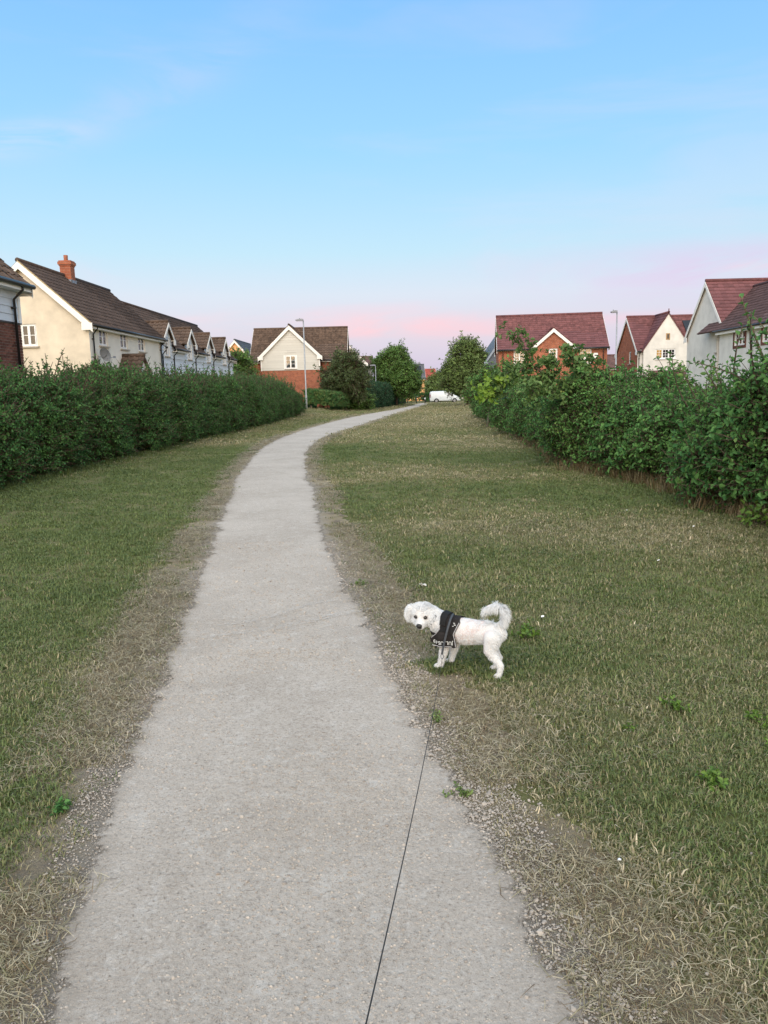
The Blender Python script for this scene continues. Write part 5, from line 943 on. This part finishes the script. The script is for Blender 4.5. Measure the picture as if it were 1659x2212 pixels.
# face
def ellip(name, c, r, mat, parent=DOG, axes=None):
    A_ = np.eye(3) if axes is None else np.stack(axes, 1); return ob(name, np_mesh(name, (iv*np.array(r))@A_.T+np.array(c), jf, mat, True), parent)
pm('nose_black', (.012, .011, .011), .35, .2, 200, .3, 400, spec=.5); pm('eye_dark', (.010, .007, .005), .06, .1, 20, spec=.8); pm('eye_rim', (.05, .035, .03), .6, .2, 80); pm('mouth', (.03, .02, .02), .6, .2, 50)
def surf(s, u, d=.2):
    h = bvh.ray_cast(Vector(hp(d, s, u)), Vector(-HF)); return np.array(h[0]) if h[0] else hp(.05, s, u)
ns = surf(0, -.026); nose = ellip('nose', ns+HF*.003, (.012, .0175, .0135), 'nose_black', axes=(HF, HS, HU))
for s_ in (-1, 1):
    e = surf(s_*.031, .006); ellip('eye_rim', e-HF*.000, (.006, .0140, .0120), 'eye_rim', axes=(HF, HS, HU)); ellip('eye', e+HF*.002, (.0085, .0105, .0105), 'eye_dark', axes=(HF, HS, HU))
mo = surf(0, -.047); ellip('mouth', mo-HF*.001, (.005, .013, .0035), 'mouth', axes=(HF, HS, HU))
# harness: saddle wrapped on the body, chest band, girth strap, handle, lettering
pm('harness_cloth', (.017, .014, .014), .8, .2, 90, .3, 900); pm('webbing', (.008, .008, .009), .65, .2, 300, .4, 1500); pm('piping', (.42, .42, .44), .5, .1, 40); pm('print_white', (.62, .64, .64), .6, .05, 30)
def wrap(x, th_, off):
    c = np.array((x, 0, .228)); d = np.array((0, math.sin(th_), math.cos(th_))); h = bvh.ray_cast(Vector(c), Vector(d)); r = h[3] if h[0] is not None else .08
    return c+d*(min(r, .098)+off)
def wrap_patch(name, xs, ths, off, mat, test=None, parent=DOG, thick=.004, hang=False):
    Vg = np.array([[wrap(x, q, off) for q in ths] for x in xs]); nx, nt = len(xs), len(ths)
    for _ in range(3): Vg[1:-1] = .5*Vg[1:-1]+.25*(Vg[2:]+Vg[:-2])
    if hang:                                             # stiff side panels hang straight below the widest point
        hm = nt//2
        for half, sgn in ((slice(hm, nt), 1), (slice(hm, None, -1), -1)):
            Y = Vg[:, half, 1]*sgn; Vg[:, half, 1] = sgn*np.maximum(Y, np.maximum.accumulate(Y, 1)*.985)
    idx = np.arange(nx*nt).reshape(nx, nt); q = np.stack([idx[:-1, :-1], idx[1:, :-1], idx[1:, 1:], idx[:-1, 1:]], -1).reshape(-1, 4); Vf = Vg.reshape(-1, 3)
    if test is not None: c = Vf[q].mean(1); q = q[test(c[:, 0], c[:, 2])]
    o = ob(name, np_mesh(name, Vf, q, mat, True), parent); s = o.modifiers.new('thickness', 'SOLIDIFY'); s.thickness = thick; s.offset = -1; return o, Vg
saddle, Vg = wrap_patch('harness', np.linspace(.02, .215, 79), np.radians(np.linspace(-166, 166, 151)), .010, 'harness_cloth', in_harness, hang=True)
wrap_patch('girth_strap', np.linspace(.088, .122, 8), np.radians(np.linspace(96, 264, 50)), .008, 'webbing', parent=saddle)
wrap_patch('handle', np.linspace(.112, .146, 8), np.radians(np.linspace(-62, 62, 50)), .017, 'webbing', parent=saddle); wrap_patch('buckle_pad', np.linspace(.108, .142, 8), np.radians(np.linspace(66, 84, 10)), .015, 'webbing', parent=saddle)
def flank(x, z, off, sg=1):
    h = bvh.ray_cast(Vector((x, sg*.3, z)), Vector((0, -sg, 0))); y = h[0].y if h[0] is not None and abs(h[0].y) > .02 else sg*.06; return np.array((x, y+sg*off, z))
cb_ = []
for a in np.radians(np.linspace(-95, 95, 46)):
    z0 = .183+.022*math.cos(a)
    for dz in (-.011, .011):
        c = np.array((.12, 0, z0+dz)); d = np.array((math.cos(a), math.sin(a), 0)); h = bvh.ray_cast(Vector(c+d*.2), Vector(-d)); r = .2-h[3] if h[0] is not None else .07; cb_.append(c+d*(min(r, .115)+.009))
cb_ = np.array(cb_); nb_ = len(cb_)//2; o = ob('chest_band', np_mesh('chest_band', cb_, [(2*i, 2*i+2, 2*i+3, 2*i+1) for i in range(nb_-1)], 'harness_cloth', True), saddle); s = o.modifiers.new('t', 'SOLIDIFY'); s.thickness = .004
_q = saddle.data; hb = BVHTree.FromPolygons([v.co[:] for v in _q.vertices], [tuple(p.vertices) for p in _q.polygons])
def on_harness(x, z, off):
    h = hb.ray_cast(Vector((x, .3, z)), Vector((0, -1, 0))); return np.array((x, (h[0].y if h[0] is not None and h[0].y > .02 else .088)+off, z))
for sg in (1, -1):
    zz = np.linspace(.154, .290, 30); E1 = [(float(xr_(z))+.004, z) for z in zz]; E2 = [(float(xf_(z))-.003, z) for z in np.linspace(.19, .255, 18)]; E3 = [(x, .153+.10*max(x-.165, 0)) for x in np.linspace(.075, .185, 22)]
    for E in (E1, E2, E3):
        L = np.array([on_harness(x, z, .001) for x, z in E])
        for _ in range(4): L[1:-1, 1] = .5*L[1:-1, 1]+.25*(L[2:, 1]+L[:-2, 1])
        MB().tube(L*np.array((1, sg, 1)), .0021, 6).build('piping', 'piping', saddle, True)
def lettering(txt, x0, x1, z0, z1, parent, name):
    cu = bpy.data.curves.new('txt', 'FONT'); cu.body = txt; cu.resolution_u = 3; cu.offset = .012; to = bpy.data.objects.new('txt', cu); C.objects.link(to); dgr = bpy.context.evaluated_depsgraph_get(); dgr.update()
    me = bpy.data.meshes.new_from_object(to.evaluated_get(dgr)); bpy.data.objects.remove(to); v = np.array([q.co[:] for q in me.vertices]); lo, hi = v.min(0), v.max(0); k = (v-lo)/(hi-lo+1e-9)
    X = x0+(x1-x0)*k[:, 0]; Zz = z0+(z1-z0)*k[:, 1]
    for i, q in enumerate(me.vertices): q.co = on_harness(X[i], Zz[i], .0022)
    me.materials.clear(); me.materials.append(M['print_white']); me.update(); return ob(name, me, parent)
lettering('JULIUS-K9', .064, .186, .190, .163, saddle, 'lettering')
for (xa, za, w, h_) in ((.066, .285, .010, .004), (.060, .277, .012, .004), (.069, .270, .008, .003)):
    p_ = on_harness(xa, za, .003); MB().add([p_+np.array((-w/2, 0, -h_/2)), p_+np.array((w/2, 0, -h_/2)), p_+np.array((w/2, -.001, h_/2)), p_+np.array((-w/2, -.001, h_/2))], [(0, 1, 2, 3)]).build('printed_mark', 'print_white', saddle)
# collar
nk = np.array((.222, .014, .268)); nd = np.array((.75, .25, .62)); nd /= np.linalg.norm(nd); ex_ = np.cross(nd, (0, 0, 1)); ex_ /= np.linalg.norm(ex_); ey_ = np.cross(nd, ex_); rings = []
for a in np.linspace(0, 2*math.pi, 41):
    d = ex_*math.cos(a)+ey_*math.sin(a); h = bvh.ray_cast(Vector(nk), Vector(d)); r = min(h[3] if h[0] is not None else .06, .068)+.004
    for q in (-.008, .008): rings.append(nk+d*r+nd*q)
co_ = ob('collar', np_mesh('collar', np.array(rings), [(2*i, 2*i+2, 2*i+3, 2*i+1) for i in range(40)], 'webbing', True), DOG); s = co_.modifiers.new('t', 'SOLIDIFY'); s.thickness = .004
dtag = np.array(rings).mean(0)+np.array((.03, .03, -.062)); ellip('tag', dtag, (.004, .008, .009), 'piping', co_)

# lead: strap clipped on the harness, snap hook, thin cord up to the holder's hand
LD = thing('dog_lead', 'grey strap and thin dark cord lead running from the dog towards the camera', 'lead', (.456, 4.10, 0), R(150))
pm('lead_strap', (.06, .068, .08), .6, .15, 200); pm('lead_cord', (.035, .034, .034), .6, .2, 200)
sp_ = np.array([(.088, .018, .326), (.082, .062, .306), (.086, .090, .262), (.097, .099, .208), (.108, .104, .155), (.114, .106, .118)]); sp_[1:, 1] += .006; spc = curve_pts(sp_, 24)
rb = []
for i, p in enumerate(spc): rb += [p+np.array((-.006, 0, 0)), p+np.array((.006, 0, 0))]
so_ = ob('strap', np_mesh('strap', np.array(rb), [(2*i, 2*i+2, 2*i+3, 2*i+1) for i in range(len(spc)-1)], 'lead_strap', True), LD); s = so_.modifiers.new('t', 'SOLIDIFY'); s.thickness = .003
e0 = spc[-1]; hk = [e0+np.array((.008*math.sin(a), 0, -.013+.013*math.cos(a))) for a in np.linspace(0, 2*math.pi, 17)]; MB().tube(hk, .0024, 6, False).build('snap_hook', 'lamp_grey', LD, True)
Minv = (Matrix.Translation((.456, 4.10, 0)) @ Matrix.Rotation(R(150), 4, 'Z')).inverted(); e1 = np.array(Minv @ Vector((-.054, .9, .665))); e0 = e0+np.array((0, 0, -.026))
cp_ = [e0+(e1-e0)*t_-np.array((0, 0, .10*4*t_*(1-t_)*.5)) for t_ in np.linspace(0, 1, 40)]; MB().tube(cp_, .0014, 5).build('cord', 'lead_cord', LD, True)

# ------------------------------------------------------------------ ground cover
leafmat('blade_green', (.070, .108, .030), (.185, .235, .078), trans=.25, patch=.5)
leafmat('blade_olive', (.118, .132, .048), (.27, .272, .115), trans=.25, patch=.5)
leafmat('blade_dry', (.21, .185, .10), (.42, .365, .22), trans=.2, patch=.4)
leafmat('straw', (.30, .24, .14), (.62, .54, .38), trans=.15, patch=.3)
leafmat('grass_brown', (.10, .065, .035), (.27, .19, .10), trans=.2, patch=.3)
def tuft(name, n, rad, ln, w, mats, seed, lean=.6, flat=False):
    g = np.random.default_rng(seed); V, F_, mi = [], [], []
    for i in range(n):
        a, r = g.uniform(0, 6.28), rad*math.sqrt(g.random()); p = np.array((r*math.cos(a), r*math.sin(a), 0)); h = ln*g.uniform(.5, 1.25); b = g.uniform(0, 6.28); d = np.array((math.cos(b), math.sin(b), 0)); s = np.array((-d[1], d[0], 0))*w*g.uniform(.6, 1.2)
        if flat:
            z0, z1 = g.uniform(.002, .012), g.uniform(.002, .022); bend = np.cross(d, (0, 0, 1))*h*g.uniform(-.2, .2); q = [p-s+(0, 0, z0), p+s+(0, 0, z0), p+d*h*.5+bend+s+(0, 0, z1), p+d*h*.5+bend-s+(0, 0, z1), p+d*h+(0, 0, g.uniform(.0, .02))]
        else:
            l = g.uniform(.15, 1)*lean; q = [p-s, p+s, p+d*h*l*.35+s*.8+(0, 0, h*.6), p+d*h*l*.35-s*.8+(0, 0, h*.6), p+d*h*l+(0, 0, h*(1-.35*l))]
        k = 5*i; V += q; F_ += [(k, k+1, k+2), (k, k+2, k+3), (k+3, k+2, k+4)]; mi += [g.integers(0, len(mats))]*3
    me = np_mesh(name, np.array(V), np.array(F_))
    for q in mats: me.materials.append(M[q])
    me.polygons.foreach_set('material_index', mi); return bpy.data.objects.new(name, me)
GR = tag(thing('grass', 'mown grass blades, green and dry, covering the lawns', 'grass'), kind='stuff')
def src(o, loc, parent): put(o, parent); o.location = loc; o['kind'] = 'stuff'; return o
near = [src(tuft('grass_tuft', 26, .055, .024, .0021, m_, 200+k, 1.5), (1.2+.06*k, 2.6, 0), GR) for k, m_ in enumerate([['blade_green'], ['blade_green', 'blade_green', 'blade_olive'], ['blade_olive', 'blade_green', 'blade_dry'], ['blade_olive', 'blade_olive', 'blade_dry'], ['blade_dry', 'blade_olive', 'blade_dry', 'straw']])]
wide = [src(tuft('grass_tuft', 56, .16, .030, .0045, m_, 220+k, 1.4), (1.9+.2*k, 9, 0), GR) for k, m_ in enumerate([['blade_green'], ['blade_green', 'blade_green', 'blade_olive'], ['blade_olive', 'blade_green', 'blade_dry'], ['blade_olive', 'blade_olive', 'blade_dry'], ['blade_dry', 'blade_olive', 'blade_dry', 'straw']])]
vast = [src(tuft('grass_tuft', 60, .42, .038, .012, m_, 240+k, 1.2), (1.9+.3*k, 30, 0), GR) for k, m_ in enumerate([['blade_green', 'blade_olive'], ['blade_olive', 'blade_green', 'blade_olive', 'blade_dry'], ['blade_olive', 'blade_dry'], ['blade_dry', 'blade_olive', 'blade_dry'], ['blade_dry', 'straw', 'blade_olive']])]
gg = np.random.default_rng(55)
def field(y0, y1, dens, side):
    """random lawn points between hedge and path"""
    lo, hi = (-7.0, None) if side < 0 else (None, 5.2); xm = min(.56*y1+1.6, 7.2 if y1 < 60 else 16); A_ = (y1-y0)*(2*xm); n = int(A_*dens); y = gg.uniform(y0, y1, n); x = gg.uniform(-xm, xm, n); return x, y
def lawn(bands, srcs, name):
    P, I, S = [], [], []
    for y0, y1, dens, sc in bands:
        x, y = field(y0, y1, dens, 0); dl = edgeL(y)-x; dr = x-edgeR(y); d = np.maximum(dl, dr); ok = (d > .06+.0*y) & (np.abs(x) < .56*y+1.5) & (x > lx(y)-.6) & ((x < rx(y)+.7) | (y > 47))
        v_ = vw(y)*(1+.35*noise3(np.stack([x, y, 0*x], -1), 2.2)); inv = d < v_; keep = ok & (~inv | (gg.random(len(x)) < np.where(dl > 0, .22, .24)+.16*(d/v_)))
        x, y, d, inv, dl = x[keep], y[keep], d[keep], inv[keep], dl[keep]; p = np.stack([x, y, 0*x], -1)
        dry = .5+.8*noise3(p, .55)+.35*noise3(p, 2.2)+.25*gg.normal(0, 1, len(x))+.22*sstep(10, 40, y)+np.where(x < edgeL(y), -.22, .0)+.1; dry = dry+.5*np.exp(-((d-v_[keep])/.12)**2)*.5+np.where(inv, .45, 0)
        dry = dry-.35*np.exp(-(((x-1.3)/.8)**2+((y-2.6)/.9)**2)); I.append(np.clip((dry*3.45).astype(int), 0, 4)); P.append(np.stack([x, y, gz(y, x)], -1)); S.append(sc*gg.uniform(.65, 1.35, len(x))*np.where(inv, .8, 1))
    if name == 'grass_near':                                  # lush tufts round the dog's feet
        for cx, cy, n, r_ in ((.40, 4.16, 60, .07), (.52, 4.24, 50, .08), (.63, 4.0, 40, .07), (.28, 4.2, 30, .05), (.74, 4.3, 60, .12), (.30, 4.12, 16, .03)):
            P.append(np.stack([cx+gg.normal(0, r_, n), cy+gg.normal(0, r_*.7, n), np.zeros(n)], 1)); I.append(gg.integers(0, 2, n)); S.append(gg.uniform(.9, 1.5, n))
    P, I, S = np.concatenate(P), np.concatenate(I), np.concatenate(S); rot = np.stack([gg.normal(0, .12, len(P)), gg.normal(0, .12, len(P)), gg.uniform(0, 6.28, len(P))], 1); print(name, len(P))
    return scatter(name, P, rot, S, I, srcs, GR)
lawn([(.9, 3.2, 1000, 1.), (3.2, 5.5, 620, 1.1), (5.5, 9, 300, 1.3)], near, 'grass_near'); lawn([(9, 14, 62, 1.), (14, 24, 34, 1.15)], wide, 'grass_middle'); lawn([(24, 45, 7, 1.), (45, 80, 3.6, 1.3), (80, 132, 1.6, 1.7)], vast, 'grass_far')
# dry straw litter on the verges and thinly over the lawn
SW = tag(thing('straw_litter', 'pale dry straw and dead grass lying along the path edges', 'straw'), kind='stuff')
ss_ = [src(tuft('straw_wisp', 11, .07, .060, .0010, ['straw', 'blade_dry', 'grass_brown'], 300+k, flat=True), (-1.6+.1*k, 3.2, .004), SW) for k in range(3)]+[src(tuft('straw_wisp', 3, .09, .085, .0013, ['straw'], 310+k, flat=True), (-1.6+.1*k, 3.4, .004), SW) for k in range(2)]
P, I, S = [], [], []
for y0, y1, n in ((.9, 3, 2600), (3, 6, 2600), (6, 12, 3000), (12, 30, 4200), (30, 60, 1200)):
    y = gg.uniform(y0, y1, n); sd_ = gg.random(n) < .6; d = vw(y)*(gg.beta(1.6, 1.5, n)*1.35-.02); x = np.where(sd_, edgeL(y)-d, edgeR(y)+d); nn = noise3(np.stack([x, y, 0*x], -1), 2.4); ok = (nn > -.45) | (sd_ & (y < 5) & (nn > -.9)); P.append(np.stack([x, y, gz(y)+.006], -1)[ok]); I.append(gg.integers(0, 4, ok.sum())); S.append((gg.uniform(.6, 1.2, n)*(1+y*.045))[ok])
for y0, y1, n in ((1, 5, 260), (5, 12, 450)):
    x, y = field(y0, y1, 30, 0); k = gg.permutation(len(x))[:n]; x, y = x[k], y[k]; ok = ((edgeL(y)-x > .2) | (x-edgeR(y) > .2)) & (np.abs(x) < 6.5); P.append(np.stack([x, y, gz(y)+.018], -1)[ok]); I.append(np.full(ok.sum(), 4)); S.append(gg.uniform(.5, 1.0, ok.sum()))
P, I, S = np.concatenate(P), np.concatenate(I), np.concatenate(S); scatter('straw_scatter', P, np.stack([gg.normal(0, .08, len(P)), gg.normal(0, .08, len(P)), gg.uniform(0, 6.28, len(P))], 1), S, I, ss_, SW)
# loose gravel
pm('stone_pale', (.41, .365, .315), .9, .1, 60, rand=.14); pm('stone_grey', (.34, .30, .26), .9, .1, 60, rand=.16)
GV = tag(thing('gravel', 'loose grey and pale stones on the path and along its edges', 'gravel'), kind='stuff')
def stone(k, mat):
    bm = bmesh.new(); bmesh.ops.create_icosphere(bm, subdivisions=1, radius=1); g = np.random.default_rng(400+k)
    for v in bm.verts: v.co *= g.uniform(.7, 1.2); v.co.z *= .6
    me = bpy.data.meshes.new('stone'); bm.to_mesh(me); bm.free(); me.materials.append(M[mat]); return bpy.data.objects.new('stone', me)
sts = [src(stone(k, 'stone_pale' if k % 2 else 'stone_grey'), (.1*k, 2.2, .012), GV) for k in range(4)]
for o in sts: o.scale = (.006,)*3
P, S = [], []
for y0, y1, n, sc in ((1.2, 2.0, 26000, .0022), (2.0, 3.0, 26000, .0026), (3.0, 4.5, 22000, .0032), (4.5, 8, 9000, .0042)):
    y = gg.uniform(y0, y1, n); a, b_ = edgeL(y), edgeR(y); u = gg.uniform(-.12, 1.16, n); x = a+(b_-a)*u; nq_ = noise3(np.stack([x, y, 0*x], -1), 3.); ok = (gg.random(n) < .62+.6*nq_) | (gg.random(n) < .5*((u < .05) | (u > .93))); s = sc*np.exp(gg.normal(0, .38, n)); cr = .012*(1-np.clip(2*u-1, -1, 1)**2); P.append(np.stack([x, y, cr+.008+s*.12], -1)[ok]); S.append(s[ok])
    n2 = n//14; y = gg.uniform(y0, y1, n2); x = edgeR(y)+gg.exponential(.13, n2)-.05; s = sc*1.35*np.exp(gg.normal(0, .4, n2)); P.append(np.stack([x, y, .006+s*.2], -1)); S.append(s)
P, S = np.concatenate(P), np.concatenate(S); scatter('gravel_scatter', P, gg.uniform(-.5, .5, (len(P), 3))+np.stack([0*S, 0*S, gg.uniform(0, 6.28, len(P))], 1), S, gg.integers(0, 4, len(P)), sts, GV)
# rank growth at the hedge feet
RK = tag(thing('rank_grass', 'taller brown and green grass growing along the hedge feet', 'grass'), kind='stuff')
rk = [src(tuft('tall_tuft', 26, .10, .26, .004, ['grass_brown', 'blade_dry'], 320, 1.0), (4.2, 11, 0), RK), src(tuft('tall_tuft', 26, .10, .22, .004, ['grass_brown', 'blade_olive'], 321, 1.0), (4.2, 12, 0), RK), src(tuft('tall_tuft', 26, .10, .15, .005, ['blade_green'], 322, 1.0), (-6.6, 16, 0), RK)]
y = 6.5+gg.random(900)**1.2*18; x = rx(y)+gg.normal(.12, .22, 900); y2 = 8+gg.random(900)*44; x2 = lx(y2)+gg.normal(0, .16, 900); P = np.concatenate([np.stack([x, y, 0*x], 1), np.stack([x2, y2, gz(y2, x2)], 1)]); scatter('rank_scatter', P, np.stack([gg.normal(0, .15, 1800), gg.normal(0, .15, 1800), gg.uniform(0, 6.28, 1800)], 1), np.concatenate([gg.uniform(.5, 1.1, 900), gg.uniform(.45, .95, 900)]), np.concatenate([gg.integers(0, 2, 900), np.full(900, 2)]), rk, RK)
# weeds and small things on the ground
def weed(label, x, y, s, mat, n=6, group=None, L=.05, ln=.10, name='weed', seed=1):
    w = thing(name, label, 'weed', (x, y, 0), 0, group); g = np.random.default_rng(seed)
    for k in range(n):
        a = g.uniform(0, 6.28); o = spray('leafy_stem', n=9, L=L*s, W=L*.55*s, length=ln*s, mat=mat, sub=2, seed=seed*50+k, parent=w, curve=.3); o.location = (.045*s*math.cos(a)*g.uniform(.3, 1.4), .045*s*math.sin(a)*g.uniform(.3, 1.4), 0); o.rotation_euler = (g.normal(0, .5), g.normal(0, .5), a)
weed('bright leafy weed in the grass just behind the dog', .87, 4.62, 1.0, 'leaf_weed', 9, seed=2, L=.035)
for k, (x, y, s) in enumerate([(1.36, 3.5, 1.), (1.26, 2.8, 1.05), (1.70, 3.36, .9), (1.62, 3.05, .8), (1.10, 3.3, .6)]): weed('low bright green weed clump on the right hand lawn', x, y, s*.9, 'leaf_weed', 9, 'weed clumps in the right lawn', seed=10+k, ln=.06, L=.028)
for k, (x, y, s) in enumerate([(.215, 3.45, .7), (.262, 2.77, .75), (-.2, 6.1, .9)]): weed('grey green tuft rooted at the gravel edge of the path', x, y, s, 'leaf_olive', 9, 'tufts along the right path edge', L=.022, ln=.05, seed=30+k)
weed('small dark green weed in the straw left of the path', -1.25, 2.7, .5, 'leaf_hawthorn', 6, seed=40)
weed('pale broad leaved weed at the foot of the right hedge', 4.05, 8.3, 2.2, 'leaf_weed', 10, seed=41, ln=.12, L=.032)
pm('paper_white', (.82, .83, .84), .7, .05, 20)
def scrap(label, x, y, s, group=None, seed=1, z=.03):
    g = np.random.default_rng(seed); n = 5; V = [(s*(i/(n-1)-.5)*(1-.5*abs(j/(n-1)-.5)), s*.7*(j/(n-1)-.5), s*g.uniform(0, .3)) for j in range(n) for i in range(n)]; F_ = [(j*n+i, j*n+i+1, (j+1)*n+i+1, (j+1)*n+i) for j in range(n-1) for i in range(n-1)]
    o = MB().add(V, F_).build('paper_scrap', 'paper_white', loc=(x, y, z)); o.rotation_euler = (R(25), R(-20), g.uniform(0, 6)); md = o.modifiers.new('t', 'SOLIDIFY'); md.thickness = .0012; return tag(o, label, 'litter', group)
scrap('crumpled white scrap lying in the grass behind the dog', .29, 5.92, .062, seed=3)
for k, (x, y) in enumerate([(2.4, 6.6), (3.35, 8.2), (2.9, 7.4), (1.05, 5.0), (3.0, 9.4)]): scrap('tiny white petal fallen on the right lawn', x, y, .022, 'white petals on the right lawn', seed=60+k, z=.035)
o = stone(9, 'paper_white'); put(o); o.name = 'pebble'; o.location = (.747, 2.32, .014); o.scale = (.007,)*3; tag(o, 'round white pebble on the bare soil right of the path', 'pebble')
def stick(label, pts, r): 
    c = np.array(pts[0], float); o = MB().tube([np.array(p)-c for p in pts], [r, r*.8, r*.5], 6).build('stick', 'bark', None, True, tuple(c)); tag(o, label, 'stick')
# dusty scuff marks crossing the path
m, t, b = mat_base('path_dust', .95, .1); b.inputs['Base Color'].default_value = (.60, .56, .51, 1); co = t.nodes.new('ShaderNodeTexCoord'); nq = t.nodes.new('ShaderNodeTexNoise'); nq.inputs['Scale'].default_value = 38; nq.inputs['Detail'].default_value = 5; t.links.new(co.outputs['Object'], nq.inputs['Vector'])
rq = ramp(t, [(.40, (0, 0, 0)), (.75, (.6, .6, .6))]); t.links.new(nq.outputs[0], rq.inputs[0]); tq = t.nodes.new('ShaderNodeBsdfTransparent'); xq = t.nodes.new('ShaderNodeMixShader'); t.links.new(rq.outputs[0], xq.inputs[0]); t.links.new(tq.outputs[0], xq.inputs[1]); t.links.new(b.outputs[0], xq.inputs[2]); t.links.new(xq.outputs[0], t.nodes['Material Output'].inputs[0])
def scuff(pts, w):
    c = curve_pts([(x, y, 0) for x, y in pts], 30); V = []
    for i, p in enumerate(c): k = w*math.sin(math.pi*(i+.5)/30)**.6; V += [(p[0], p[1]-k, .0235), (p[0], p[1]+k, .0235)]
    MB().add(V, [(2*i, 2*i+2, 2*i+3, 2*i+1) for i in range(29)]).build('dust_scuff', 'path_dust', path)
scuff([(-1.18, 5.0), (-.85, 5.15), (-.6, 5.45), (-.35, 5.6)], .045); scuff([(-1.2, 4.75), (-.7, 4.95), (-.35, 5.2), (-.1, 5.35)], .05)
